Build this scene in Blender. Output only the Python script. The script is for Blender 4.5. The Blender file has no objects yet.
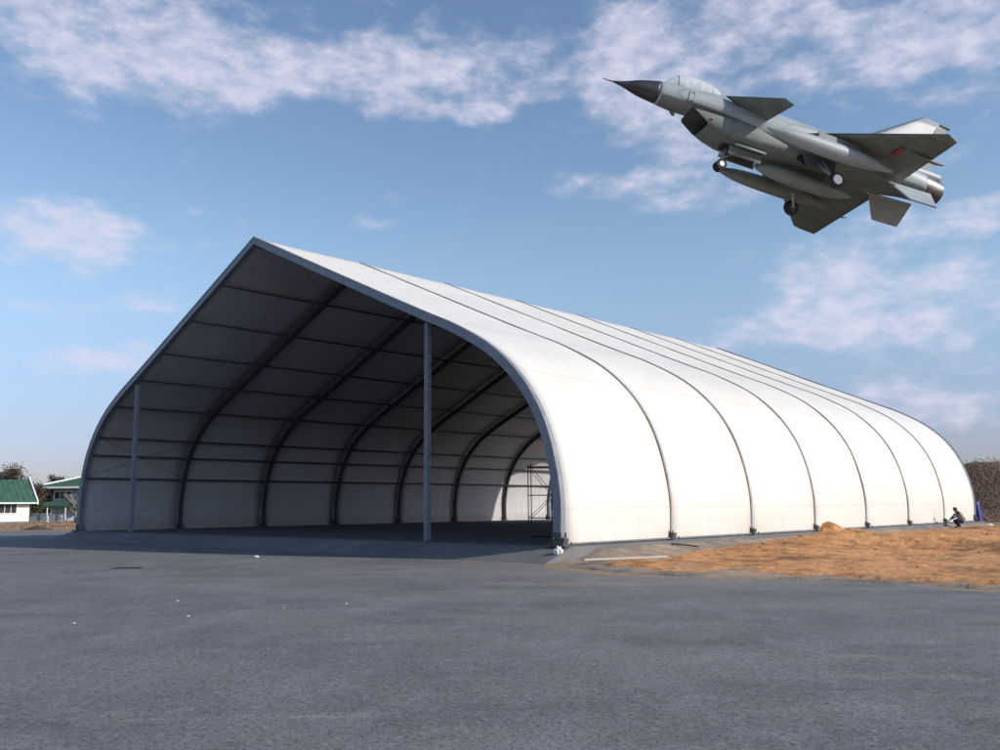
import bpy, bmesh, math, random
from mathutils import Vector, Matrix, noise
random.seed(7)
R = math.radians
sc = bpy.context.scene
col = sc.collection

# ------------------------------------------------------------------ helpers
def tag(o, label=None, cat=None, group=None, kind=None):
    if label: o['label'] = label
    if cat: o['category'] = cat
    if group: o['group'] = group
    if kind: o['kind'] = kind
    return o

def empty(name, loc=(0, 0, 0), rz=0.0):
    o = bpy.data.objects.new(name, None); col.objects.link(o)
    o.location = loc; o.rotation_euler = (0, 0, rz); o.empty_display_size = .3
    return o

def link(name, bm, mat, parent=None, smooth=False, loc=None):
    me = bpy.data.meshes.new(name); bm.normal_update(); bm.to_mesh(me); bm.free()
    for m in (mat if isinstance(mat, (list, tuple)) else [mat]): me.materials.append(m)
    if smooth:
        for p in me.polygons: p.use_smooth = True
    o = bpy.data.objects.new(name, me); col.objects.link(o)
    if parent: o.parent = parent
    if loc: o.location = loc
    return o

def box(bm, c, s, rot=None, bev=0):
    r = bmesh.ops.create_cube(bm, size=1)
    M = Matrix.Translation(Vector(c)) @ (rot.to_4x4() if rot else Matrix()) @ Matrix.Diagonal((s[0], s[1], s[2], 1))
    bmesh.ops.transform(bm, matrix=M, verts=r['verts'])
    if bev:
        ed = list({e for v in r['verts'] for e in v.link_edges})
        bmesh.ops.bevel(bm, geom=ed, offset=bev, segments=2, affect='EDGES', profile=.5)

def tube(bm, pts, rad, n=8, caps=True):
    """tube through pts; rad number or list"""
    pts = [Vector(p) for p in pts]
    rs = rad if isinstance(rad, (list, tuple)) else [rad] * len(pts)
    rings = []; prev = None
    for i, p in enumerate(pts):
        t = (pts[min(i + 1, len(pts) - 1)] - pts[max(i - 1, 0)]).normalized()
        if prev is None:
            a = Vector((0, 0, 1)) if abs(t.z) < .9 else Vector((1, 0, 0))
            nrm = t.cross(a).normalized()
        else:
            nrm = (prev - t * prev.dot(t)).normalized()
        prev = nrm; b = t.cross(nrm)
        rings.append([bm.verts.new(p + (nrm * math.cos(2 * math.pi * k / n) + b * math.sin(2 * math.pi * k / n)) * rs[i]) for k in range(n)])
    for a, b in zip(rings, rings[1:]):
        for k in range(n):
            bm.faces.new((a[k], a[(k + 1) % n], b[(k + 1) % n], b[k]))
    if caps:
        bm.faces.new(rings[0][::-1]); bm.faces.new(rings[-1])

def loft(bm, rings, cap0=True, cap1=True, closed=True):
    vr = [[bm.verts.new(p) for p in r] for r in rings]
    n = len(vr[0])
    for a, b in zip(vr, vr[1:]):
        for k in range(n if closed else n - 1):
            bm.faces.new((a[k], a[(k + 1) % n], b[(k + 1) % n], b[k]))
    if cap0: bm.faces.new(vr[0][::-1])
    if cap1: bm.faces.new(vr[-1])
    return vr

def fix(bm): bmesh.ops.recalc_face_normals(bm, faces=bm.faces[:])

# ------------------------------------------------------------------ materials
def mat(name, base=(.5, .5, .5), rough=.6, metal=0.0, spec=.5):
    m = bpy.data.materials.new(name); m.use_nodes = True
    b = m.node_tree.nodes['Principled BSDF']
    b.inputs['Base Color'].default_value = (*base, 1); b.inputs['Roughness'].default_value = rough
    b.inputs['Metallic'].default_value = metal; b.inputs['Specular IOR Level'].default_value = spec
    return m

def nmat(name, stops, scale=3.0, rough=.7, bump=.0, bscale=None, metal=0.0, detail=6, dist=.02, stretch=(1, 1, 1), spec=.5, rvar=0.0, coarse=None):
    """noise-mottled surface: stops = [(pos, colour)...]"""
    m = mat(name, stops[0][1], rough, metal, spec); nt = m.node_tree; b = nt.nodes['Principled BSDF']
    tc = nt.nodes.new('ShaderNodeTexCoord'); mp = nt.nodes.new('ShaderNodeMapping')
    mp.inputs['Scale'].default_value = stretch
    nt.links.new(tc.outputs['Object'], mp.inputs[0])
    n = nt.nodes.new('ShaderNodeTexNoise'); n.inputs['Scale'].default_value = scale; n.inputs['Detail'].default_value = detail; n.inputs['Roughness'].default_value = .6
    nt.links.new(mp.outputs[0], n.inputs['Vector'])
    f = n.outputs['Fac']
    if coarse:
        n3 = nt.nodes.new('ShaderNodeTexNoise'); n3.inputs['Scale'].default_value = coarse; n3.inputs['Detail'].default_value = 3
        nt.links.new(mp.outputs[0], n3.inputs['Vector'])
        mx = nt.nodes.new('ShaderNodeMath'); mx.operation = 'MULTIPLY_ADD'; mx.inputs[1].default_value = .5
        a2 = nt.nodes.new('ShaderNodeMath'); a2.operation = 'MULTIPLY'; a2.inputs[1].default_value = .5
        nt.links.new(n3.outputs['Fac'], a2.inputs[0]); nt.links.new(f, mx.inputs[0]); nt.links.new(a2.outputs[0], mx.inputs[2])
        f = mx.outputs[0]
    cr = nt.nodes.new('ShaderNodeValToRGB')
    while len(cr.color_ramp.elements) < len(stops): cr.color_ramp.elements.new(.5)
    for e, (p, c) in zip(cr.color_ramp.elements, stops): e.position = p; e.color = (*c, 1)
    nt.links.new(f, cr.inputs[0]); nt.links.new(cr.outputs[0], b.inputs['Base Color'])
    if rvar:
        mr = nt.nodes.new('ShaderNodeMapRange'); mr.inputs['To Min'].default_value = rough - rvar; mr.inputs['To Max'].default_value = rough + rvar
        nt.links.new(n.outputs['Fac'], mr.inputs['Value']); nt.links.new(mr.outputs[0], b.inputs['Roughness'])
    if bump:
        n2 = nt.nodes.new('ShaderNodeTexNoise'); n2.inputs['Scale'].default_value = bscale or scale * 4; n2.inputs['Detail'].default_value = 5
        nt.links.new(mp.outputs[0], n2.inputs['Vector'])
        bp = nt.nodes.new('ShaderNodeBump'); bp.inputs['Strength'].default_value = bump; bp.inputs['Distance'].default_value = dist
        nt.links.new(n2.outputs['Fac'], bp.inputs['Height']); nt.links.new(bp.outputs[0], b.inputs['Normal'])
    return m

# ------------------------------------------------------------------ frame of the hall
LAT = Vector((.73047, -.68295, 0)); AX = Vector((.68295, .73047, 0)); O = Vector((-9.3666, 33.8545, .37))
FLOOR = .37; BAY = 5.0; NB = 7; HAPEX = 11.415
def H3(u, v, z=0.0): return O + LAT * u + AX * v + Vector((0, 0, z))
HANG_RZ = math.atan2(LAT.y, LAT.x)   # local x = LAT, local y = AX

# arch profile: half width against height, smoothed
ZK = [0, 1.3, 2.55, 3.6, 4.58, 5.5, 6.32, 7.0, 7.7, 8.55, 11.415]
UK = [15.06, 15.08, 14.84, 14.42, 13.72, 12.68, 11.24, 9.72, 8.16, 6.29, 0.0]
def spline(P, n=10):
    out = []
    for i in range(len(P) - 1):
        p0 = P[max(i - 1, 0)]; p1 = P[i]; p2 = P[i + 1]; p3 = P[min(i + 2, len(P) - 1)]
        for k in range(n):
            t = k / n
            out.append(tuple(.5 * ((2 * b) + (-a + c) * t + (2 * a - 5 * b + 4 * c - d) * t * t + (-a + 3 * b - 3 * c + d) * t ** 3) for a, b, c, d in zip(p0, p1, p2, p3)))
    out.append(P[-1]); return out
half = spline([(u, z) for u, z in zip(UK[:-1], ZK[:-1])], 6)[:-6]   # foot -> tangent point
tan0 = half[-1]
NS = 16
half += [(tan0[0] * (1 - k / NS), tan0[1] + (HAPEX - tan0[1]) * k / NS) for k in range(1, NS + 1)]
PROF = [(-u, z) for u, z in half] + [(u, z) for u, z in half[-2::-1]]    # left foot -> apex -> right foot
def offset(P, d):
    out = []
    for i, (u, z) in enumerate(P):
        a = Vector(P[max(i - 1, 0)]); b = Vector(P[min(i + 1, len(P) - 1)])
        t = (b - a).normalized(); n = Vector((t.y, -t.x))          # inward normal (left->right)
        dd = d
        if i == len(P) // 2: n = Vector((0, -1)); dd = d * 1.1
        out.append((u + n.x * dd, z + n.y * dd))
    out[0] = (out[0][0], P[0][1]); out[-1] = (out[-1][0], P[-1][1])
    return out

# ------------------------------------------------------------------ materials used
M_asph = None
def make_asphalt():
    m = mat('asphalt', (.1, .105, .12), .82, spec=.35); nt = m.node_tree; b = nt.nodes['Principled BSDF']; N = nt.nodes.new; L = nt.links.new
    tc = N('ShaderNodeTexCoord')
    def nz(scale, detail=5, st=(1, 1, 1), rough=.6, rot=0):
        mp = N('ShaderNodeMapping'); mp.inputs['Scale'].default_value = st; mp.inputs['Rotation'].default_value = (0, 0, rot)
        L(tc.outputs['Object'], mp.inputs[0]); n = N('ShaderNodeTexNoise'); n.inputs['Scale'].default_value = scale; n.inputs['Detail'].default_value = detail; n.inputs['Roughness'].default_value = rough
        L(mp.outputs[0], n.inputs['Vector']); return n.outputs['Fac']
    def ramp(f, a, c):
        r = N('ShaderNodeMapRange'); r.interpolation_type = 'SMOOTHSTEP'; r.inputs['From Min'].default_value = a; r.inputs['From Max'].default_value = c; L(f, r.inputs['Value']); return r.outputs[0]
    def mix(f, A, B, mode='MIX'):
        x = N('ShaderNodeMix'); x.data_type = 'RGBA'; x.blend_type = mode
        if isinstance(f, float): x.inputs[0].default_value = f
        else: L(f, x.inputs[0])
        for s, v in ((6, A), (7, B)):
            if isinstance(v, tuple): x.inputs[s].default_value = (*v, 1)
            else: L(v, x.inputs[s])
        return x.outputs[2]
    def mul(a, k):
        x = N('ShaderNodeMath'); x.operation = 'MULTIPLY'; L(a, x.inputs[0])
        if isinstance(k, float): x.inputs[1].default_value = k
        else: L(k, x.inputs[1])
        return x.outputs[0]
    grain = nz(70, 3, rough=.7)
    c = mix(ramp(nz(.22, 5, (1, 1.5, 1), .62), .3, .7), (.112, .109, .117), (.192, .184, .184))
    c = mix(ramp(nz(1.3, 6, (1, .55, 1), .68, .5), .42, .72), c, (.20, .198, .208))
    c = mix(ramp(nz(.55, 6, (.5, 1.6, 1), .7, -.25), .52, .74), c, (.25, .24, .235))          # dusty drag marks
    c = mix(mul(ramp(nz(.45, 6, (1, 1.3, 1), .65), .5, .68), .65), c, (.084, .082, .088))
    c = mix(mul(ramp(nz(9, 4, (1, 1, 1), .7), .45, .8), .45), c, (.30, .29, .285))
    c = mix(mul(ramp(nz(4.5, 5, (1, 1.2, 1), .75, .9), .5, .72), .55), c, (.235, .23, .235))
    c = mix(mul(ramp(nz(17, 4, (1, 1, 1), .8), .5, .72), .7), c, (.31, .30, .29))
    c = mix(mul(ramp(nz(23, 3, (1, 1, 1), .8, 1.3), .50, .66), .85), c, (.060, .060, .066))
    # loose aggregate
    v = N('ShaderNodeTexVoronoi'); v.inputs['Scale'].default_value = 42; L(tc.outputs['Object'], v.inputs['Vector'])
    spk = N('ShaderNodeMapRange'); spk.inputs['From Min'].default_value = .16; spk.inputs['From Max'].default_value = .05; L(v.outputs['Distance'], spk.inputs['Value'])
    c = mix(mul(spk.outputs[0], .5), c, (.42, .41, .40))
    g = N('ShaderNodeMapRange'); g.inputs['From Min'].default_value = .25; g.inputs['From Max'].default_value = .75; g.inputs['To Min'].default_value = .42; g.inputs['To Max'].default_value = 1.5; L(grain, g.inputs['Value'])
    gc = N('ShaderNodeCombineColor'); [L(g.outputs[0], gc.inputs[i]) for i in range(3)]
    c = mix(1.0, c, gc.outputs[0], 'MULTIPLY')
    # sandy wash-out dragged over the asphalt next to the soil (distance to a line in ground coordinates)
    sp = N('ShaderNodeSeparateXYZ'); L(tc.outputs['Object'], sp.inputs[0])
    def math_(op, a, k):
        x = N('ShaderNodeMath'); x.operation = op
        for s, q in ((0, a), (1, k)):
            if isinstance(q, (int, float)): x.inputs[s].default_value = q
            else: L(q, x.inputs[s])
        return x.outputs[0]
    d = math_('SUBTRACT', math_('ADD', math_('MULTIPLY', sp.outputs[0], .10), sp.outputs[1]), 16.9)
    d = math_('ADD', d, math_('MULTIPLY', math_('SUBTRACT', nz(.8, 4), .5), 1.8))
    band = ramp(math_('ABSOLUTE', d, 0), .55, .05)
    xr = math_('MULTIPLY', ramp(sp.outputs[0], -1.6, .4), ramp(sp.outputs[0], 5.5, 2.2))
    c = mix(mul(mul(band, xr), .45), c, (.32, .235, .165))
    edge = math_('SUBTRACT', math_('ADD', math_('MULTIPLY', sp.outputs[0], .42), sp.outputs[1]), 19.1)
    edge = math_('ADD', edge, math_('MULTIPLY', math_('SUBTRACT', nz(1.1, 6), .5), 2.2))
    c = mix(mul(mul(ramp(edge, -1.5, 1.2), ramp(sp.outputs[0], -2.0, 1.5)), .5), c, (.23, .19, .155))
    L(c, b.inputs['Base Color'])
    bp = N('ShaderNodeBump'); bp.inputs['Strength'].default_value = .45; bp.inputs['Distance'].default_value = .012; L(grain, bp.inputs['Height'])
    bp2 = N('ShaderNodeBump'); bp2.inputs['Strength'].default_value = .35; bp2.inputs['Distance'].default_value = .05; L(nz(2.2, 5), bp2.inputs['Height']); L(bp.outputs[0], bp2.inputs['Normal'])
    L(bp2.outputs[0], b.inputs['Normal'])
    return m
M_asph = make_asphalt()
M_soil = nmat('soil', [(.36, (.13, .062, .026)), (.44, (.32, .14, .048)), (.52, (.54, .245, .085)), (.66, (.64, .33, .14))], 1.7, .95, .8, 5, dist=.10, coarse=.22, detail=8)
M_ground = nmat('dry_ground', [(.3, (.17, .11, .065)), (.5, (.26, .18, .10)), (.7, (.34, .24, .15))], .5, .95, .8, 6, dist=.08, coarse=.08)
M_gravel = nmat('grey_gravel', [(.32, (.14, .11, .09)), (.44, (.22, .175, .14)), (.53, (.33, .245, .175)), (.64, (.44, .28, .165))], 2.2, .92, .9, 30, dist=.03, coarse=.7)
M_conc = nmat('concrete', [(.3, (.10, .10, .105)), (.55, (.16, .155, .155)), (.75, (.23, .21, .195))], 1.2, .85, .4, 22, coarse=.25)
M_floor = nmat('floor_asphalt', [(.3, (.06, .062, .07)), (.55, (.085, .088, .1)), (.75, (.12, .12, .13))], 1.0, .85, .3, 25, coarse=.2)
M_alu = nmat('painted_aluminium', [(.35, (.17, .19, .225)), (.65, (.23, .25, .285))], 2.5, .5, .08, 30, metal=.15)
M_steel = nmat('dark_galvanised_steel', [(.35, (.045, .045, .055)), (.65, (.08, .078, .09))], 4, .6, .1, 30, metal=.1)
M_col = nmat('column_steel', [(.35, (.22, .245, .29)), (.65, (.29, .315, .36))], 3, .5, .05, 30, metal=.2)
M_seam = nmat('seam_rail', [(.35, (.20, .20, .21)), (.65, (.30, .30, .31))], 3, .6, .05, 30)
M_plate = nmat('rusty_base_plate', [(.35, (.05, .05, .055)), (.6, (.12, .11, .11)), (.75, (.20, .14, .10))], 14, .7, .3, 40)

def make_membrane(name, light, dirt, spec=.4):
    m = mat(name, light, .48, spec=spec); nt = m.node_tree; b = nt.nodes['Principled BSDF']; N = nt.nodes.new; L = nt.links.new
    tc = N('ShaderNodeTexCoord')
    n = N('ShaderNodeTexNoise'); n.inputs['Scale'].default_value = .35; n.inputs['Detail'].default_value = 5; L(tc.outputs['Object'], n.inputs['Vector'])
    mp = N('ShaderNodeMapping'); mp.inputs['Scale'].default_value = (1.2, 2.2, .12); L(tc.outputs['Object'], mp.inputs[0])
    st = N('ShaderNodeTexNoise'); st.inputs['Scale'].default_value = 1.5; st.inputs['Detail'].default_value = 4; L(mp.outputs[0], st.inputs['Vector'])
    mx = N('ShaderNodeMath'); mx.operation = 'MULTIPLY'; L(n.outputs['Fac'], mx.inputs[0]); L(st.outputs['Fac'], mx.inputs[1])
    r = N('ShaderNodeMapRange'); r.inputs['From Min'].default_value = .16; r.inputs['From Max'].default_value = .42; L(mx.outputs[0], r.inputs['Value'])
    x = N('ShaderNodeMix'); x.data_type = 'RGBA'; L(r.outputs[0], x.inputs[0]); x.inputs[6].default_value = (*light, 1); x.inputs[7].default_value = (*dirt, 1)
    sz = N('ShaderNodeSeparateXYZ'); L(tc.outputs['Object'], sz.inputs[0])
    def M_(op, a, k):
        q_ = N('ShaderNodeMath'); q_.operation = op
        for s_, v_ in ((0, a), (1, k)):
            if isinstance(v_, (int, float)): q_.inputs[s_].default_value = v_
            else: L(v_, q_.inputs[s_])
        return q_.outputs[0]
    # welded seams between the fabric strips, and splashed dirt just above the ground
    fr = M_('FRACT', M_('MULTIPLY', sz.outputs[2], 1 / 1.93), 0); ln = M_('LESS_THAN', M_('ABSOLUTE', M_('SUBTRACT', fr, .5), 0), .012)
    dr_ = N('ShaderNodeMapRange'); dr_.inputs['From Min'].default_value = .7; dr_.inputs['From Max'].default_value = .0; L(M_('ADD', sz.outputs[2], M_('MULTIPLY', M_('SUBTRACT', n.outputs['Fac'], .5), 1.6)), dr_.inputs['Value'])
    x2 = N('ShaderNodeMix'); x2.data_type = 'RGBA'; L(M_('MULTIPLY', ln, .28), x2.inputs[0]); L(x.outputs[2], x2.inputs[6]); x2.inputs[7].default_value = (light[0] * .6, light[1] * .6, light[2] * .6, 1)
    x3 = N('ShaderNodeMix'); x3.data_type = 'RGBA'; L(M_('MULTIPLY', dr_.outputs[0], .35), x3.inputs[0]); L(x2.outputs[2], x3.inputs[6]); x3.inputs[7].default_value = (light[0] * .62, light[1] * .52, light[2] * .42, 1)
    L(x3.outputs[2], b.inputs['Base Color'])
    w = N('ShaderNodeTexNoise'); w.inputs['Scale'].default_value = .8; w.inputs['Detail'].default_value = 3; L(tc.outputs['Object'], w.inputs['Vector'])
    bp = N('ShaderNodeBump'); bp.inputs['Strength'].default_value = .4; bp.inputs['Distance'].default_value = .12; L(w.outputs['Fac'], bp.inputs['Height']); L(bp.outputs[0], b.inputs['Normal'])
    return m
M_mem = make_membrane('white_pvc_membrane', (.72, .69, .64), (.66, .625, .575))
M_mem_dim = make_membrane('membrane_inside_dimmed', (.55, .54, .55), (.48, .47, .485), .2)  # inside face of the membrane, greyed to deepen the shade in the hall

# ------------------------------------------------------------------ ground
def sheet(name, outline, z, m, kind='structure', jitter=0, sub=1):
    pts = []
    n = len(outline)
    for i in range(n):
        a = Vector(outline[i]); b = Vector(outline[(i + 1) % n])
        for k in range(sub):
            p = a.lerp(b, k / sub)
            j = noise.noise_vector(Vector((p.x * .9, p.y * .9, 3.1))) * jitter + noise.noise_vector(Vector((p.x * 3.3, p.y * 3.3, 7.1))) * jitter * .5
            pts.append((p.x + j.x, p.y + j.y, z))
    bm = bmesh.new(); f = bm.faces.new([bm.verts.new(p) for p in pts]); fix(bm)
    if f.normal.z < 0: bmesh.ops.reverse_faces(bm, faces=[f])
    bmesh.ops.triangulate(bm, faces=bm.faces[:])
    return tag(link(name, bm, m), kind=kind)

bm = bmesh.new(); bmesh.ops.create_grid(bm, x_segments=90, y_segments=90, size=900)
for v in bm.verts:
    v.co.x += 0; v.co.y += 500
tag(link('ground', bm, M_ground), kind='structure')

def smooth_line(P, n=8): return spline([tuple(p) for p in P], n)
# far, right edge of the tarmac: left field, past the hall, round the soil
edge = smooth_line([(1.15, 22.9), (1.0, 21.3), (1.5, 19.8), (2.3, 18.6), (3.9, 17.7), (5.2, 17.1), (6.4, 16.4), (7.4, 15.2), (8.6, 13.9), (11, 12.6), (16, 11.4), (30, 9), (70, 2)], 8)
out = [(-160, -60), (-160, 84), (-70, 68.5), (-36, 61.5), (-27.5, 59.4)] + [(-20.5, 43.5)] + [(-.6, 25.0)] + edge + [(160, -10), (160, -60)]
def resample(P, step):
    o = [P[0]]; acc_ = 0
    for a, b in zip(P, P[1:]):
        L_ = math.hypot(b[0] - a[0], b[1] - a[1]); n_ = max(1, int(L_ / step)) if L_ < 30 else 1; acc_ += L_
        if n_ > 1:
            for k in range(1, n_ + 1): o.append((a[0] + (b[0] - a[0]) * k / n_, a[1] + (b[1] - a[1]) * k / n_)); acc_ = 0
        elif acc_ >= step: o.append(b); acc_ = 0
    return o
er = resample(edge, .22)
er = [(x + .16 * noise.noise(Vector((x * 1.4, y * 1.4, 1))), y + .28 * noise.noise(Vector((x * 1.1, y * 1.1, 6))) + .08 * noise.noise(Vector((x * 4, y * 4, 2)))) for x, y in er]
out = [p for p in out if p not in edge]; out = out[:7] + er + out[7:]
apron = sheet('apron', out, .004, M_asph)

# foundation slab with a short ramp in front (local hall frame)
bm = bmesh.new()
u0, u1 = -15.45, 15.45; v1 = 35.35
sec = [(-1.25, .008), (-.25, FLOOR - .012), (-.05, FLOOR), (v1, FLOOR), (v1, -.2), (-1.25, -.2)]
ringL = [bm.verts.new((u0, v, z)) for v, z in sec]; ringR = [bm.verts.new((u1, v, z)) for v, z in sec]
for k in range(len(sec)):
    bm.faces.new((ringL[k], ringL[(k + 1) % len(sec)], ringR[(k + 1) % len(sec)], ringR[k]))
bm.faces.new(ringL[::-1]); bm.faces.new(ringR); fix(bm)
slab = link('floor_slab', bm, [M_conc], loc=(O.x, O.y, 0)); slab.rotation_euler.z = HANG_RZ
tag(slab, kind='structure')
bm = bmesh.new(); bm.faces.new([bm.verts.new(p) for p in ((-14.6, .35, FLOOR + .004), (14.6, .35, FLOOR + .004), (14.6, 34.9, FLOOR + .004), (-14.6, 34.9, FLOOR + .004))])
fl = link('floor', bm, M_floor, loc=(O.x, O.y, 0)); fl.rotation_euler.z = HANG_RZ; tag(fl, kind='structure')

# soil field at the right of the hall, uneven
def inpoly(x, y, P):
    c = False
    for i in range(len(P)):
        x1, y1 = P[i]; x2, y2 = P[i - 1]
        if (y1 > y) != (y2 > y) and x < (x2 - x1) * (y - y1) / (y2 - y1) + x1: c = not c
    return c
def dist_seg(p, a, b):
    ab = b - a; t = max(0, min(1, (p - a).dot(ab) / max(ab.length_squared, 1e-9))); return (p - a - ab * t).length
def heap(x, y):
    h = 0
    for cx, cy, r, a in ((12.4, 35.3, 1.3, .42), (11.0, 30.5, 3.0, .30), (14.5, 29.0, 3.4, .26), (19, 31, 4, .25), (9.0, 27.6, 2.2, .18), (17.5, 36.5, 2.4, .2), (21, 39, 3, .25), (27, 38, 5, .35), (6.7, 25.2, 2.0, .12), (23, 29, 4, .25)):
        d2 = ((x - cx) ** 2 + (y - cy) ** 2) / r ** 2
        h += a * math.exp(-d2 * 1.3)
    return h
def field(name, poly, m, cell, zfun, fade, kind='structure'):
    P2 = [Vector(p) for p in poly]
    xs = [p[0] for p in poly]; ys = [p[1] for p in poly]
    nx = int((max(xs) - min(xs)) / cell) + 1; ny = int((max(ys) - min(ys)) / cell) + 1
    bm = bmesh.new(); V = {}
    for i in range(nx + 1):
        for j in range(ny + 1):
            x = min(xs) + i * cell; y = min(ys) + j * cell
            x += random.uniform(-.3, .3) * cell; y += random.uniform(-.3, .3) * cell
            if inpoly(x, y, poly):
                p = Vector((x, y)); d = min(dist_seg(p, P2[k - 1], P2[k]) for k in range(len(P2)))
                w = min(1, d / fade); w = w * w * (3 - 2 * w)
                V[i, j] = bm.verts.new((x, y, -.02 + (.03 + zfun(x, y)) * w))
    for i in range(nx):
        for j in range(ny):
            q = [V.get(k) for k in ((i, j), (i + 1, j), (i + 1, j + 1), (i, j + 1))]
            if all(q): bm.faces.new(q)
    for v in [v for v in bm.verts if not v.link_faces]: bm.verts.remove(v)
    for v in bm.verts:
        if any(len(e.link_faces) < 2 for e in v.link_edges): v.co.z = -.05
    fix(bm)
    if sum(f.normal.z for f in bm.faces) < 0: bmesh.ops.reverse_faces(bm, faces=bm.faces[:])
    return tag(link(name, bm, m, smooth=True), kind=kind)
def wallpt(v, off): p = H3(15.45 + off, v); return (p.x, p.y)
soil_poly = [(2.0, 21.6), (2.9, 19.1), (4.6, 18.1), (6.0, 17.2), (7.3, 15.8), (8.8, 14.5), (12, 13.2), (18, 12), (32, 12), (44, 20), (52, 44), (40, 55), (31, 52)] + [wallpt(v, .25 + .35 * (v % 4 == 2)) for v in (34, 30, 28, 24, 22, 18, 14, 10, 7)] + [wallpt(4.5, .5), wallpt(2.0, .8)]
def soilz(x, y):
    n1 = noise.noise(Vector((x * .35, y * .35, 0))); n2 = noise.noise(Vector((x * 1.3, y * 1.3, 4))); n3 = noise.noise(Vector((x * 3.7, y * 3.7, 9)))
    rough = math.exp(-((x - 12) ** 2 / 30 + (y - 30) ** 2 / 22))
    n4 = noise.noise(Vector((x * 1.9, y * 1.9, 14)))
    return .05 + .09 * n1 + .06 * n2 + (.03 + .05 * rough) * n3 + .12 * rough * n4 + heap(x, y)
field('soil', soil_poly, M_soil, .18, soilz, .7)
# grey gravel verge between the slab, the tarmac and the soil
grav = [(1.35, 22.3), (1.2, 21.0), (2.0, 19.5), (3.0, 18.3), (4.4, 17.4), (5.8, 16.7), (7.2, 15.3), (8.5, 14.0), (12, 12.6), (18, 11.4), (32, 10), (33, 12.5), (18, 13), (12, 14.5), (9, 16.5), (7.5, 18), (5.2, 20.3), (4.0, 22.2)] + [wallpt(6, 1.3), wallpt(12, 1.4), wallpt(20, 1.5), wallpt(34, 1.6), wallpt(35.5, 1.0), wallpt(35.3, -.7), wallpt(18, -.7), wallpt(0.3, -.7), wallpt(-.9, -.35)]
field('gravel_verge', grav, M_gravel, .2, lambda x, y: .06 + .25 * min(1, max(0, (Vector((x, y)) - Vector((O.x, O.y))).dot(AX.xy) / .9)) * math.exp(-max(0, (Vector((x, y)) - Vector((O.x, O.y))).dot(LAT.xy) - 15.45) * 1.3) - .03 + .05 * noise.noise(Vector((x * 1.1, y * 1.1, 2))) + .03 * noise.noise(Vector((x * 4, y * 4, 5))), .45)

from mathutils.bvhtree import BVHTree
_tr = []
for o_ in bpy.data.objects:
    if o_.name in ('soil', 'gravel_verge'): _tr.append(BVHTree.FromPolygons([v.co.copy() for v in o_.data.vertices], [list(p.vertices) for p in o_.data.polygons]))
def gz(x, y):
    z = 0.0
    for t_ in _tr:
        h_ = t_.ray_cast(Vector((x, y, 5)), Vector((0, 0, -1)))
        if h_[0] is not None: z = max(z, h_[0].z)
    return z

# embankment far right behind the hall
M_bank = nmat('brown_scrub_earth', [(.34, (.065, .037, .025)), (.5, (.145, .086, .055)), (.66, (.25, .155, .098))], 1.1, .95, 1.0, 4, dist=.3, coarse=.22)
bm = bmesh.new(); nx, ny = 130, 26; V = []
bx0 = Vector((20.5, 68.5)); bdir = Vector((.90, -.43)).normalized(); bn = Vector((.43, .90))
def bankh(a, t):
    h = max(0, min(1, t / 9.0)); h = h * h * (3 - 2 * h)
    return h * (4.35 + .45 * noise.noise(Vector((a * .22, 0, 0))) + .22 * noise.noise(Vector((a * .9, 0, 3))) + .25 * noise.noise(Vector((a * .5, t * .4, 2)))) + .25 * noise.noise(Vector((a * .9, t * .9, 5))) * min(1, t / 2)
def bankp(a, t):
    q = bx0 + bdir * a + bn * t; return Vector((q.x, q.y, bankh(a, t) - .05))
for i in range(nx + 1):
    V.append([bm.verts.new(bankp(-2 + i * .7, j * 1.0 if j < 16 else 16 + (j - 16) * 4)) for j in range(ny + 1)])
for i in range(nx):
    for j in range(ny): bm.faces.new((V[i][j], V[i + 1][j], V[i + 1][j + 1], V[i][j + 1]))
fix(bm); tag(link('embankment', bm, M_bank, smooth=True), kind='structure')

# ------------------------------------------------------------------ foliage helpers
def leaf(bm, p, s, flat=.5):
    a = Vector((random.gauss(0, 1), random.gauss(0, 1), random.gauss(0, flat))).normalized(); b = a.cross(Vector((random.gauss(0, 1), random.gauss(0, 1), random.gauss(0, 1)))).normalized()
    q = [p + a * s, p + b * s * .55, p - a * s * .8, p - b * s * .5]
    bm.faces.new([bm.verts.new(x) for x in q])
def leafmat(name, a, b, c):
    m = nmat(name, [(.3, a), (.5, b), (.72, c)], 1.6, .85, coarse=.5); return m
M_brownleaf = leafmat('dry_brown_twigs', (.045, .032, .024), (.078, .056, .040), (.125, .094, .066))
M_olive = leafmat('olive_foliage', (.028, .035, .016), (.05, .058, .026), (.085, .09, .04))
M_dark = leafmat('dark_foliage', (.012, .018, .013), (.024, .032, .022), (.045, .055, .035))
M_bark = nmat('bark', [(.35, (.06, .045, .035)), (.65, (.13, .10, .08))], 8, .9, .6, 30)
M_pale = nmat('pale_bark', [(.35, (.30, .27, .23)), (.65, (.45, .42, .37))], 6, .9, .4, 30)

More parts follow.
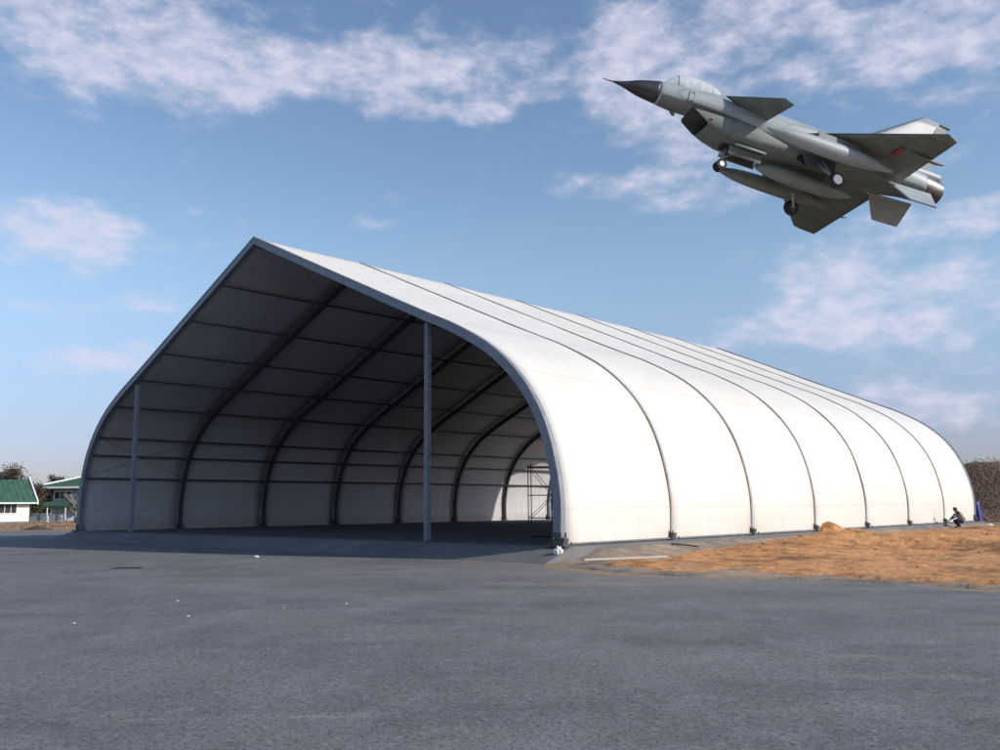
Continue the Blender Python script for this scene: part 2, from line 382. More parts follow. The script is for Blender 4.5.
def tree(name, loc, h, r, m, mt, label, group=None, n=1800, ls=.16, trunkh=.25, cone=False, twigs=14, tr=.14, bare=.0):
    root = empty(name, loc); tag(root, label, 'tree', group)
    bm = bmesh.new()
    tube(bm, [(0, 0, -.1), (random.uniform(-.1, .1), 0, h * .35), (random.uniform(-.2, .2), random.uniform(-.2, .2), h * .75)], [tr, tr * .75, tr * .25], 8)
    tips = []
    for k in range(twigs):
        a = random.uniform(0, 6.28); z0 = h * random.uniform(trunkh * .7, .6); rr = r * random.uniform(.5, .95)
        e = Vector((math.cos(a) * rr, math.sin(a) * rr, min(h * .97, z0 + h * random.uniform(.15, .4))))
        mid = Vector((e.x * .45, e.y * .45, z0 + (e.z - z0) * .35))
        tube(bm, [(0, 0, z0), mid, e], [tr * .45, tr * .25, tr * .07], 5); tips += [e, mid.lerp(e, .6)]
        for q in range(3):
            d = Vector((random.gauss(0, 1), random.gauss(0, 1), random.uniform(.2, 1.4))).normalized() * r * .35
            b0 = mid.lerp(e, random.uniform(.2, .9)); tube(bm, [b0, b0 + d], [tr * .12, tr * .03], 4); tips.append(b0 + d)
    fix(bm); link('trunk', bm, mt, root, True)
    bm = bmesh.new(); cl = []
    for k in range(34):
        if cone:
            t = random.uniform(trunkh, 1); rad = r * (1 - t) ** .8 * random.uniform(.5, 1) + .1; a = random.uniform(0, 6.28)
            cl.append((Vector((math.cos(a) * rad, math.sin(a) * rad, t * h)), r * .26 * (1.15 - t)))
        else:
            if tips and random.random() < .55: c = random.choice(tips).copy()
            else:
                d = Vector((random.gauss(0, 1), random.gauss(0, 1), random.gauss(0, 1))).normalized() * random.uniform(.45, .95)
                c = Vector((d.x * r, d.y * r, h * (trunkh + 1) / 2 + d.z * h * (1 - trunkh) / 2))
            cl.append((c, r * random.uniform(.16, .36)))
    for k in range(n):
        c, s = random.choice(cl); d = Vector((random.gauss(0, .55), random.gauss(0, .55), random.gauss(0, .5))) * s
        p = c + d
        if p.z < h * trunkh * .6: p.z = h * trunkh * .6 + random.random() * .3
        leaf(bm, p, ls * random.uniform(.5, 1.3))
    link('crown', bm, m, root)
    return root

# scrub on the embankment (uncountable)
bm = bmesh.new()
for k in range(9000):
    a = random.uniform(2, 40); t = min(14, abs(random.gauss(0, 6)) + random.uniform(0, 3)); p = bankp(a, t)
    hh = .18 + .35 * (noise.noise(Vector((a * .8, t * .8, 3))) + .3)
    if hh <= .1: continue
    leaf(bm, p + Vector((random.gauss(0, .1), random.gauss(0, .1), random.uniform(0, hh))), random.uniform(.03, .085), 1.4)
tag(link('scrub', bm, M_brownleaf), 'dry brown scrub covering the earth bank at the right', 'scrub', kind='stuff')
# dry grass strip at the far left
bm = bmesh.new(); M_grass = nmat('dry_grass', [(.3, (.19, .115, .07)), (.5, (.28, .18, .115)), (.7, (.37, .25, .165))], .5, .9)
for k in range(14000):
    y = random.uniform(63, 112); x = random.uniform(-.66, -.33) * y
    if y < 66 + (x + 36) * -.2: continue
    h = random.uniform(.03, .11) * (1.2 if random.random() < .1 else 1); a = random.uniform(0, 3.14); w = .03 + .05 * random.random()
    dx, dy = math.cos(a) * w, math.sin(a) * w
    bm.faces.new([bm.verts.new(q) for q in ((x - dx, y - dy, -.01), (x + dx, y + dy, -.01), (x + random.uniform(-.06, .06), y, h))])
tag(link('dry_grass', bm, M_grass), 'dry straw coloured grass in front of the green roofed houses', 'grass', kind='stuff')

# ------------------------------------------------------------------ the hall
hall = empty('hangar', (O.x, O.y, O.z), HANG_RZ)
tag(hall, 'large white curved membrane hangar with open grey framed front on the tarmac', 'hangar')
mid = len(PROF) // 2
P_out = offset(PROF, -.0); P_in = offset(PROF, .035)
def sag(i, t):
    """inward sag of the membrane between two arches"""
    k = abs(i - mid) / mid
    return .085 * math.sin(math.pi * t) * (1 if .05 < k < .97 else .2)
for b in range(NB):
    bm = bmesh.new(); nv = 8; outer = []; inner = []
    for j in range(nv + 1):
        t = j / nv; v = b * BAY + t * BAY
        if b == 0 and j == 0: v = -.02
        a = v + (.004 if j == 0 and b else 0) - (.004 if j == nv else 0)
        row = []; row2 = []
        for i, (u, z) in enumerate(PROF):
            A = Vector(PROF[max(i - 1, 0)]); B = Vector(PROF[min(i + 1, len(PROF) - 1)]); tt = (B - A).normalized(); n = Vector((tt.y, -tt.x))
            if i == mid: n = Vector((0, -1))
            s = sag(i, t) + .016 * noise.noise(Vector((u * .7, a * .8, z * .5))) + .012 * noise.noise(Vector((z * 2.3 + u, a * 1.1, 7))) * (1 - abs(2 * t - 1) ** 6)
            row.append(bm.verts.new((u + n.x * s, a, z + n.y * s + (-.04 if i in (0, len(PROF) - 1) else 0))))
            row2.append(bm.verts.new((u + n.x * (s + .02), a, z + n.y * (s + .02) + (-.04 if i in (0, len(PROF) - 1) else 0))))
        outer.append(row); inner.append(row2)
    for j in range(nv):
        for i in range(len(PROF) - 1):
            bm.faces.new((outer[j][i], outer[j][i + 1], outer[j + 1][i + 1], outer[j + 1][i]))
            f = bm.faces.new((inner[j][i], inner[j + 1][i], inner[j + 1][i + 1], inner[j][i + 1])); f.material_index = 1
    for i in range(len(PROF) - 1):
        for j in (0, nv): bm.faces.new((outer[j][i], inner[j][i], inner[j][i + 1], outer[j][i + 1]))
    fix(bm)
    link('membrane_panel', bm, [M_mem, M_mem_dim], hall, True)
# arches (box section following the profile)
def arch_mesh(d0, d1, w, bm=None):
    bm = bm or bmesh.new(); A = offset(PROF, d0); B = offset(PROF, d1); rings = []
    for (ua, za), (ub, zb) in zip(A, B):
        rings.append([(ua, -w / 2, za), (ua, w / 2, za), (ub, w / 2, zb), (ub, -w / 2, zb)])
    loft(bm, rings); fix(bm); return bm
for k in range(NB + 1):
    v = k * BAY
    if k == 0:
        o = link('front_arch', arch_mesh(-.025, .23, .19), M_alu, hall); o.location = (0, -.12, 0)
        o['label'] = 'blue grey painted front arch of the hangar'
    elif k == NB:
        o = link('rear_arch', arch_mesh(-.025, .23, .19), M_alu, hall); o.location = (0, v + .115, 0)
    else:
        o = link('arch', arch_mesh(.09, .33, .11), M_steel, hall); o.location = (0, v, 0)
    if 0 < k < NB:
        o = link('seam_rail', arch_mesh(-.035, -.004, .07), M_seam, hall); o.location = (0, v, 0)
# thin light capping strip along the gable edges
for v in (-.222, NB * BAY + .218):
    o = link('edge_trim', arch_mesh(-.05, .02, .012), M_seam, hall); o.location = (0, v, 0)
# purlins
def prof_at_z(z, P=None):
    P = half
    for a, b in zip(P, P[1:]):
        if a[1] <= z <= b[1]: t = (z - a[1]) / (b[1] - a[1]); return a[0] + (b[0] - a[0]) * t
    return 0
for z in (2.58, 3.72, 4.58, 5.96, 7.0, 7.97, 9.07, 10.19):
    for sg in (-1, 1):
        u = prof_at_z(z); du = (prof_at_z(z + .1) - prof_at_z(z - .1)) / .2; n = Vector((-1, du)).normalized()
        c = Vector((u, z)) + n * .20
        bm = bmesh.new(); tube(bm, [(c.x * sg, .0, c.y), (c.x * sg, NB * BAY, c.y)], (.05 if z < 6 else .042), 8); link('purlin', bm, M_steel, hall, True)
bm = bmesh.new(); tube(bm, [(0, 0, HAPEX - .30), (0, NB * BAY, HAPEX - .30)], .07, 8); link('ridge_purlin', bm, M_steel, hall, True)
# wind bracing cables in the first, fourth and last bay
for b in (0,):
    for sg in (-1, 1):
        def wp(z, v):
            u = prof_at_z(z); return (sg * (u - .16), v, z)
        for (za, zb) in ((2.6, 4.5),):
            for q in (0, 1):
                zz = [(za + (zb - za) * t / 6) for t in range(7)]
                bm = bmesh.new(); tube(bm, [wp(z_, b * BAY + (t / 6 if q == 0 else 1 - t / 6) * BAY) for t, z_ in enumerate(zz)], .009, 5)
                link('brace_cable', bm, M_steel, hall, True)
# gable columns
def col_mesh(h):
    bm = bmesh.new(); box(bm, (0, 0, h / 2), (.13, .18, h), bev=.012); box(bm, (0, 0, h / 2), (.02, .24, h - .02)); return bm
for sg in (-1, 1):
    zt = 0
    for a, b in zip(half, half[1:]):
        if b[0] <= 9.78 <= a[0]: zt = a[1] + (b[1] - a[1]) * (a[0] - 9.78) / (a[0] - b[0])
    c = link('gable_column', col_mesh(zt - .33), M_col, hall, loc=(sg * 9.78, .02, 0))
    bm = bmesh.new(); box(bm, (0, 0, .012), (.42, .42, .024)); 
    for q in ((-.15, -.15), (.15, -.15), (.15, .15), (-.15, .15)): tube(bm, [(q[0], q[1], 0), (q[0], q[1], .07)], .018, 6)
    link('column_foot', bm, M_plate, c)
# anchor feet of the arches
def foot_mesh(big):
    bm = bmesh.new(); s = 1.0 if big else .78
    box(bm, (.05, 0, .015), (.62 * s, .46 * s, .03))
    box(bm, (.0, .10, .19 * s), (.30 * s, .02, .34 * s)); box(bm, (.0, -.10, .19 * s), (.30 * s, .02, .34 * s))
    box(bm, (.16, 0, .12), (.12, .18, .2), Matrix.Rotation(.35, 3, 'Y'))
    for q in ((-.2, -.17), (.26, -.17), (.26, .17), (-.2, .17)): tube(bm, [(q[0], q[1], 0), (q[0], q[1], .11)], .022, 6)
    tube(bm, [(-.05, -.2, .2), (-.05, .2, .2)], .035, 8)
    fix(bm); return bm
for k in range(NB + 1):
    for sg in (-1, 1):
        o = link('anchor_foot', foot_mesh(k in (0, NB)), M_plate, hall, loc=(sg * 14.98, min(max(k * BAY, -.02), 35.1) + (-.12 if k == 0 else 0), .0))
        if sg < 0: o.rotation_euler.z = math.pi
# membrane tensioning tube along the base
for sg in (-1, 1):
    bm = bmesh.new(); tube(bm, [(sg * 15.10, 0, .05), (sg * 15.10, 35, .05)], .03, 8); link('base_rail', bm, M_seam, hall, True)

# ------------------------------------------------------------------ scaffold tower inside at the rear
M_scaf = nmat('scaffold_tube', [(.35, (.10, .075, .065)), (.65, (.22, .18, .16))], 8, .6, metal=.3)
M_plank = nmat('timber', [(.3, (.22, .15, .09)), (.6, (.34, .25, .16))], 6, .8, .3, 30, stretch=(1, 6, 6))
sca = empty('scaffold_tower', (2.45, 54.6, FLOOR + .008), .12)
tag(sca, 'narrow tubular scaffold tower standing inside the hangar near its rear end', 'scaffold')
W_, D_, HH = 1.45, 1.2, 3.35
for sx in (-1, 1):
    for sy in (-1, 1):
        bm = bmesh.new(); tube(bm, [(sx * W_ / 2, sy * D_ / 2, 0), (sx * W_ / 2, sy * D_ / 2, HH + (.15 if sx < 0 else 0))], .03, 8); tube(bm, [(sx * W_ / 2, sy * D_ / 2, 0), (sx * W_ / 2, sy * D_ / 2, .03)], .08, 8); link('post', bm, M_scaf, sca, True)
for z in (.3, 1.65, HH - .05):
    for sy in (-1, 1):
        bm = bmesh.new(); tube(bm, [(-W_ / 2, sy * D_ / 2, z), (W_ / 2, sy * D_ / 2, z)], .026, 6); link('ledger', bm, M_scaf, sca, True)
    for sx in (-1, 1):
        bm = bmesh.new(); tube(bm, [(sx * W_ / 2, -D_ / 2, z), (sx * W_ / 2, D_ / 2, z)], .026, 6); link('transom', bm, M_scaf, sca, True)
for (a, b_) in (((-1, .3), (1, 1.65)), ((-1, HH - .05), (1, 1.65))):
    for sy in (-1, 1):
        bm = bmesh.new(); tube(bm, [(a[0] * W_ / 2, sy * D_ / 2, a[1]), (b_[0] * W_ / 2, sy * D_ / 2, b_[1])], .018, 6); link('brace', bm, M_scaf, sca, True)
bm = bmesh.new()
for k in range(4): box(bm, (0, -.42 + k * .28, HH - .0), (W_ + .1, .26, .045))
link('deck', bm, M_plank, sca)

# ------------------------------------------------------------------ houses, far left
M_white = nmat('white_render', [(.3, (.66, .65, .62)), (.6, (.78, .77, .74))], 1.5, .8, .15, 20)
M_groof = nmat('green_roof_sheet', [(.3, (.035, .085, .055)), (.6, (.055, .125, .085))], 1.5, .5, .1, 10)
M_bluewall = nmat('pale_blue_wall', [(.3, (.22, .27, .34)), (.6, (.30, .36, .44))], 1.5, .8, .1, 15)
M_glass = nmat('window_glass', [(.3, (.02, .022, .03)), (.6, (.05, .055, .07))], 2, .15)
M_trim = mat('white_trim', (.78, .78, .76), .5)
def wbox(name, c, s, m, parent, rot=None, bev=0):
    bm = bmesh.new(); box(bm, (0, 0, 0), s, rot, bev); return link(name, bm, m, parent, loc=c)
def roof_slab(name, pts, th, m, parent, seams=True):
    bm = bmesh.new(); p = [Vector(q) for q in pts]; n = (p[1] - p[0]).cross(p[-1] - p[0]).normalized()
    if n.z < 0: n = -n
    top = [bm.verts.new(q + n * th) for q in p]; bot = [bm.verts.new(q) for q in p]
    bm.faces.new(top); bm.faces.new(bot[::-1])
    for i in range(len(p)): bm.faces.new((bot[i], bot[(i + 1) % len(p)], top[(i + 1) % len(p)], top[i]))
    if seams and len(p) == 4:
        k = max(2, int((p[1] - p[0]).length / .5))
        for i in range(k + 1):
            a = p[0].lerp(p[1], i / k) + n * (th + .015); b = p[3].lerp(p[2], i / k) + n * (th + .015)
            tube(bm, [a, b], .022, 4)
    fix(bm); return link(name, bm, m, parent)
def window(parent, c, w, h, ny=-1, panes=2):
    """opening on a face looking to local -y"""
    bm = bmesh.new(); t = .07
    for sx in (-1, 1): box(bm, (sx * (w / 2 - t / 2), 0, 0), (t, .08, h))
    for sz in (-1, 1): box(bm, (0, 0, sz * (h / 2 - t / 2)), (w - 2 * t, .08, t))
    for k in range(1, panes): box(bm, (-w / 2 + w * k / panes, 0, 0), (.05, .07, h - 2 * t))
    f = link('window', bm, M_trim, parent, loc=c)
    wbox('pane', (0, .02, 0), (w - t, .03, h - t), M_glass, f); return f

h1 = empty('house', (-47.6, 91.6, 0), R(43))
tag(h1, 'white walled bungalow with dark green gable roof at the left edge', 'house')
LN, DP, WH, RR = 11, 5.6, 2.35, 2.05
bm = bmesh.new()
sect = [(0, 0), (DP, 0), (DP, WH), (DP / 2, WH + RR - .12), (0, WH)]
loft(bm, [[(0, y, z) for y, z in sect], [(-LN, y, z) for y, z in sect]]); fix(bm); link('wall', bm, M_white, h1)
roof_slab('roof', [(.45, -.5, WH - .30), (-LN - .4, -.5, WH - .30), (-LN - .4, DP / 2, WH + RR), (.45, DP / 2, WH + RR)], .09, M_groof, h1)
roof_slab('roof', [(-LN - .4, DP + .5, WH - .30), (.45, DP + .5, WH - .30), (.45, DP / 2 + .004, WH + RR), (-LN - .4, DP / 2 + .004, WH + RR)], .09, M_groof, h1)
bm = bmesh.new()
for ya, yb in ((-.62, DP / 2), (DP + .62, DP / 2)):
    a = Vector((.52, ya, WH - .42)); b_ = Vector((.52, yb, WH + RR + .06)); q = []
    for x in (0, .12):
        q.append([bm.verts.new(p + Vector((x, 0, 0))) for p in (a, b_, b_ + Vector((0, 0, .34)), a + Vector((0, 0, .34)))])
    bm.faces.new(q[0]); bm.faces.new(q[1][::-1])
    for i in range(4): bm.faces.new((q[0][i], q[0][(i + 1) % 4], q[1][(i + 1) % 4], q[1][i]))
fix(bm); link('bargeboard', bm, M_trim, h1)
wbox('gutter', (-LN / 2, -.58, WH - .28), (LN + .9, .14, .14), M_trim, h1)
window(h1, (-2.0, -.02, 1.6), 1.7, 1.15, panes=3); window(h1, (-5.6, -.02, 1.6), 1.5, 1.15)
wbox('plinth', (-LN / 2, -.03, .12), (LN, .05, .24), M_conc, h1)

h2 = empty('house', (-59.0, 116.0, 0), R(-6))
tag(h2, 'two storey pale blue building with green hipped roof beside the hangar', 'house')
LN, DP, WH, RR = 20, 10, 4.2, 2.1
wbox('wall', (LN / 2 + 1.2, DP / 2, WH / 2), (LN - 1.2, DP, WH), M_bluewall, h2)
e0 = WH - .05
roof_slab('roof', [(-.2, -.9, e0), (LN + 2, -.9, e0), (LN - 3, DP / 2, e0 + RR), (6.5, DP / 2, e0 + RR)], .12, M_groof, h2)
roof_slab('roof', [(-.2, DP + .9, e0), (-.2, -.9, e0), (6.5, DP / 2, e0 + RR)], .12, M_groof, h2, False)
roof_slab('roof', [(LN + 2, DP + .9, e0), (-.2, DP + .9, e0), (6.5, DP / 2, e0 + RR), (LN - 3, DP / 2, e0 + RR)], .12, M_groof, h2)
bm = bmesh.new(); tube(bm, [(-.3, -1.0, e0 + .15), (6.5, DP / 2, e0 + RR + .2)], .14, 6); tube(bm, [(6.5, DP / 2, e0 + RR + .2), (LN - 3, DP / 2, e0 + RR + .2)], .14, 6); link('ridge_capping', bm, M_trim, h2)
wbox('fascia', (LN / 2 + .9, -.98, e0 + .02), (LN + 2.2, .10, .24), M_trim, h2)
for x in (3.1, 6.2, 9.3, 12.4): window(h2, (x, -.02, 3.2), 2.4, 1.0, panes=3)
for x in (3.1, 6.2, 9.3): window(h2, (x, -.02, 1.25), 2.2, 1.0, panes=3)
wbox('lean_to_wall', (2.2, -1.0, .95), (5.2, 1.96, 1.9), M_bluewall, h2)
roof_slab('porch_roof', [(-.9, -2.5, 1.75), (7.6, -2.5, 1.75), (7.6, -.05, 2.35), (-.9, -.05, 2.35)], .08, M_groof, h2)
window(h2, (1.6, -2.0, 1.2), 2.6, .75, panes=4)
for x in (2.6, 5.0, 7.2):
    bm = bmesh.new(); tube(bm, [(x, -2.4, 0), (x, -2.4, 1.75)], .06, 8); link('porch_post', bm, M_trim, h2, True)
# white bollards in front
for i, (x, y, s) in enumerate(((-49.6, 99.4, 1.0), (-47.7, 98.6, 1.15))):
    b = empty('bollard', (x, y, 0)); bm = bmesh.new()
    tube(bm, [(0, 0, 0), (0, 0, .1), (0, 0, .12), (0, 0, .62 * s), (0, 0, .68 * s)], [.2, .2, .13, .11, .05], 10); link('post', bm, M_trim, b)
    bm = bmesh.new(); tube(bm, [(0, 0, .42 * s), (0, 0, .48 * s)], .135, 10); link('band', bm, M_seam, b)
    tag(b, ('shorter white bollard' if i == 0 else 'taller white bollard') + (' nearer the white bungalow' if i == 0 else ' nearer the pale trunked tree'), 'bollard', 'white bollards before the pale blue building')

# trees left
tree('tree', (-58.6, 108, 0), 6.4, 3.4, M_brownleaf, M_bark, 'wide brown leafless tree rising behind the white bungalow at the left edge', 'trees behind the houses', 20000, .13, .08)
tree('tree', (-55.2, 106, 0), 5.3, 2.0, M_brownleaf, M_bark, 'brown leafless tree behind the bargeboard of the white bungalow', 'trees behind the houses', 10000, .12, .06)
tree('tree', (-53.2, 102, 0), 4.0, 1.5, M_olive, M_bark, 'low olive green bush tree between the two green roofed houses', 'trees behind the houses', 4500, .12, .03)
tree('tree', (-70.6, 140, 0), 6.0, 1.5, M_dark, M_bark, 'lowest dark tree above the left end of the hipped roof', 'dark trees beyond the hipped roof', 5000, .13, .3)
tree('tree', (-68.7, 140, 0), 6.7, 1.7, M_dark, M_bark, 'broad dark tree in the middle above the hipped roof', 'dark trees beyond the hipped roof', 6000, .13, .3)
tree('tree', (-67.3, 140, 0), 6.9, 1.4, M_dark, M_bark, 'pointed dark tree next to the rightmost above the hipped roof', 'dark trees beyond the hipped roof', 5000, .13, .3)
tree('tree', (-65.9, 140, 0), 7.0, 1.6, M_dark, M_bark, 'rightmost dark tree above the hipped roof, close to the hangar edge', 'dark trees beyond the hipped roof', 5000, .13, .3)
tree('tree', (-45.4, 97, 0), 3.3, 1.6, M_brownleaf, M_pale, 'small bare tree with pale trunk before the pale blue building', None, 700, .09, .4, tr=.22, twigs=22)
tree('shrub', (-42.4, 95, 0), 2.3, 1.3, M_olive, M_bark, 'dark olive shrub against the left foot of the hangar', None, 1600, .12, .02)['category'] = 'shrub'
# seen through the open rear end of the hall
xs = [(4.2, 112, 5.4, 3.0, 'dark bushy tree seen through the rear opening beside the scaffold tower'), (8.6, 110, 5.8, 3.2, 'dark bushy tree seen through the rear opening close to the right front arch')]
for x, y, h, r, l in xs: tree('tree', (x, y, 0), h, r, M_dark, M_bark, l, 'dark trees behind the hangar', 4200, .26, .04)

# dark soil heap at the left foot of the hall
def heap_obj(name, loc, r, h, m, label, cat, seed=0, sx=1.0):
    bm = bmesh.new(); n, k = 14, 26; rings = []
    top = bm.verts.new((0, 0, h)); pr = None
    for i in range(1, n + 1):
        t = i / n; ring = []
        for j in range(k):
            a = 6.2832 * j / k; rr = r * t * (1 + .2 * noise.noise(Vector((math.cos(a) * 1.3, math.sin(a) * 1.3, seed))))
            z = h * (1 - t) ** 1.0 * (1 - .2 * t) + .22 * h * noise.noise(Vector((rr * math.cos(a) * 4, rr * math.sin(a) * 4, seed))) * (1 - t) - (.03 if i == n else 0)
            ring.append(bm.verts.new((rr * math.cos(a) * sx, rr * math.sin(a), z)))
        for j in range(k):
            if pr: bm.faces.new((pr[j], pr[(j + 1) % k], ring[(j + 1) % k], ring[j]))
            else: bm.faces.new((top, ring[(j + 1) % k], ring[j]))
        pr = ring
    fix(bm); return tag(link(name, bm, m, None, True, loc), label, cat)
M_dsoil = nmat('dark_soil', [(.3, (.05, .03, .022)), (.6, (.10, .06, .04))], 3, .95, .8, 14)
heap_obj('soil_heap', (-32.6, 64.0, 0), .8, .32, M_dsoil, 'small dark heap of earth on the dry strip left of the hangar', 'soil heap', 3, 1.6)
heap_obj('soil_heap', (12.6, 35.1, gz(12.6, 35.1) - .08), 1.0, .55, M_soil, 'orange heap of soil beside the third right hand arch foot of the hangar', 'soil heap', 5, 1.3)

# ------------------------------------------------------------------ parked car seen through the rear opening
M_carw = mat('white_car_paint', (.75, .76, .78), .25); M_rub = nmat('rubber', [(.3, (.012, .012, .013)), (.7, (.03, .03, .03))], 8, .8)
car = empty('parked_car', (5.9, 96, 0), R(-60)); tag(car, 'white car parked outside beyond the open rear end of the hangar', 'car')
prof = [(-2.1, .35), (-2.15, .75), (-1.7, .92), (-1.1, 1.0), (-.55, 1.42), (.75, 1.45), (1.5, 1.02), (2.05, .95), (2.12, .4)]
bm = bmesh.new(); loft(bm, [[(x, y * (1 - (.12 if z > 1.1 else 0)), z) for x, z in prof] for y in (-.85, -.8, .8, .85)]); fix(bm); link('body', bm, M_carw, car)
for sy in (-1, 1):
    bm = bmesh.new(); q = [(-.95, 1.02), (-.5, 1.36), (.65, 1.38), (1.2, 1.03)]
    a = [bm.verts.new((x, sy * (.862 if z < 1.1 else .77), z)) for x, z in q]; b_ = [bm.verts.new((x, sy * (.80 if z < 1.1 else .70), z)) for x, z in q]
    bm.faces.new(a); bm.faces.new(b_[::-1])
    for i in range(4): bm.faces.new((a[i], a[(i + 1) % 4], b_[(i + 1) % 4], b_[i]))
    fix(bm); link('side_window', bm, M_glass, car)
    wbox('headlight', (-2.12, sy * .6, .72), (.1, .3, .14), M_trim, car, bev=.02)
    for x in (-1.35, 1.3):
        bm = bmesh.new(); tube(bm, [(x, sy * .66, .32), (x, sy * .87, .32)], .32, 16); w = link('wheel', bm, M_rub, car)
        bm = bmesh.new(); tube(bm, [(x, sy * .86, .32), (x, sy * .885, .32)], .19, 12); link('rim', bm, M_seam, w)

# ------------------------------------------------------------------ small things
M_blue = nmat('blue_tarpaulin', [(.3, (.012, .018, .16)), (.6, (.03, .04, .30))], 3, .45, .4, 12)
bm = bmesh.new(); rings = []
for i in range(13):
    t = i / 12; ring = []
    for j in range(18):
        a = 6.2832 * j / 18; rr = (.24 - .10 * t) * (1 + .22 * math.sin(3 * a + 2 * t) * (1 - .4 * t) + .15 * noise.noise(Vector((math.cos(a) * 2, math.sin(a) * 2, t * 3))))
        ring.append((rr * math.cos(a) * 1.0 + .03 * math.sin(4 * t), rr * math.sin(a) * 1.0, 1.45 * t))
    rings.append(ring)
loft(bm, rings); fix(bm); p = H3(15.0, 35.9)
tag(link('tarpaulin', bm, M_blue, None, True, (p.x, p.y, .0)), 'deep blue tarpaulin bundled upright at the rear right corner of the hangar', 'tarpaulin')
# rubble strip right of the hall
for i in range(26):
    a = random.random(); x = 25.9 + a * 6 + random.gauss(0, .3); y = 47.0 + random.gauss(0, .9) + a * 2
    bm = bmesh.new(); bmesh.ops.create_icosphere(bm, subdivisions=2, radius=1)
    for v in bm.verts: v.co *= 1 + .35 * noise.noise(v.co * 1.7 + Vector((i, 0, 0)))
    s = random.uniform(.06, .20); bmesh.ops.scale(bm, vec=(s * 1.7, s, s * .6), verts=bm.verts)
    o = link('stone', bm, M_white if i % 3 else M_gravel, None, False, (x, y, .02 + gz(x, y))); o.rotation_euler.z = random.uniform(0, 3)
    tag(o, 'pale broken stone lying in the rubble strip right of the hangar', 'stone', 'pale stones by the rear corner of the hangar')
for i in range(46):
    x = random.uniform(3.5, 24); y = random.uniform(19, 38)
    if not inpoly(x, y, soil_poly): continue
    bm = bmesh.new(); bmesh.ops.create_icosphere(bm, subdivisions=2, radius=1)
    for v in bm.verts: v.co *= 1 + .4 * noise.noise(v.co * 1.9 + Vector((i * 2, 5, 0)))
    s = random.uniform(.015, .05); bmesh.ops.scale(bm, vec=(s * 1.4, s, s * .7), verts=bm.verts)
    o = link('clod', bm, M_soil if i % 2 else M_dsoil, None, True, (x, y, gz(x, y) + s * .3)); o.rotation_euler.z = random.uniform(0, 3)
    tag(o, 'clod of dug earth lying on the orange soil right of the hangar', 'clod', 'clods on the orange soil')
M_pebble = nmat('pale_pebble', [(.3, (.45, .43, .40)), (.6, (.62, .60, .57))], 20, .8)
def gpt(px, py):   # spots measured on the ground plane
    return px, py
spots = [((-7.05, 26.3), .085, 'largest white lump, at the shadow edge on the tarmac'), ((-5.35, 11.55), .030, 'white pebble leftmost of the foreground specks on the tarmac'),
         ((-5.0, 14.2), .03, 'white pebble in the left foreground, second from the left'), ((-4.15, 12.2), .032, 'white pebble third from the left in the foreground'),
         ((-2.3, 13.6), .028, 'white pebble on the tarmac, rightmost of the left foreground specks'), ((-3.1, 13.1), .022, 'smallest white pebble near the middle of the left foreground')]
for i, ((x, y), s, l) in enumerate(spots):
    bm = bmesh.new(); bmesh.ops.create_icosphere(bm, subdivisions=2, radius=1)
    for v in bm.verts: v.co *= 1 + .3 * noise.noise(v.co * 1.3 + Vector((i * 3, 0, 0)))
    s *= .72 if i == 0 else .52; bmesh.ops.scale(bm, vec=(s * 1.5, s, s * .6), verts=bm.verts)
    tag(link('pebble', bm, M_pebble, None, True, (x, y, .004 + s * .4)), l, 'pebble', 'pale pebbles on the tarmac')
# drain cover
M_iron = nmat('cast_iron', [(.3, (.012, .012, .013)), (.7, (.035, .033, .032))], 20, .6, .3, 50)
dr = empty('drain_cover', (-9.0, 22.05, .004)); dr.scale = (.95, .6, 1); tag(dr, 'dark rectangular drain grate set in the tarmac at the left', 'drain cover')
bm = bmesh.new()
for sx in (-1, 1): box(bm, (sx * .34, 0, .008), (.04, .52, .016))
for sy in (-1, 1): box(bm, (0, sy * .24, .008), (.64, .04, .016))
link('frame', bm, M_iron, dr)
bm = bmesh.new()
for k in range(11): box(bm, (-.29 + k * .058, 0, .006), (.03, .44, .010))
link('grate', bm, M_iron, dr)
bm = bmesh.new(); box(bm, (0, 0, .001), (.62, .43, .002)); link('pit', bm, mat('pit_black', (.006, .006, .006), .9), dr)
# timber batten and scraps by the front right foot
bm = bmesh.new(); box(bm, (0, 0, .03), (2.3, .09, .045), bev=.005)
for v in bm.verts: v.co.z += .01 * math.sin(v.co.x * 2)
o = link('batten', bm, nmat('pale_timber', [(.3, (.40, .34, .27)), (.6, (.55, .49, .40))], 4, .8, stretch=(.5, 8, 8)), None, False, (3.0, 22.0, gz(3.0, 22.0) + .02)); o.rotation_euler.z = .38
tag(o, 'long pale timber batten lying on the gravel by the front right foot', 'batten')
bm = bmesh.new(); bmesh.ops.create_icosphere(bm, subdivisions=4, radius=1)
for v in bm.verts:
    v.co *= 1 + .45 * noise.noise(v.co * 2.2) + .15 * noise.noise(v.co * 6); v.co.z = max(v.co.z, -.55)
bmesh.ops.scale(bm, vec=(.11, .09, .12), verts=bm.verts); p = H3(15.35, -.62)
tag(link('plastic_bag', bm, mat('white_plastic', (.7, .7, .69), .35), None, True, (p.x, p.y, .27)), 'crumpled white plastic bag at the front right foot of the hangar', 'bag')
bm = bmesh.new(); p = H3(15.9, 4.6)
tube(bm, [Vector((math.cos(a) * .3 - .2 * t, math.sin(a) * .2, .14 + .09 * abs(math.sin(a * .5)) + .012 * t)) for t, a in enumerate([k * .45 for k in range(22)])], .022, 6)
tag(link('hose', bm, M_rub, None, True, (p.x, p.y, gz(p.x, p.y) - .1)), 'coil of black hose beside the second right hand arch foot', 'hose')

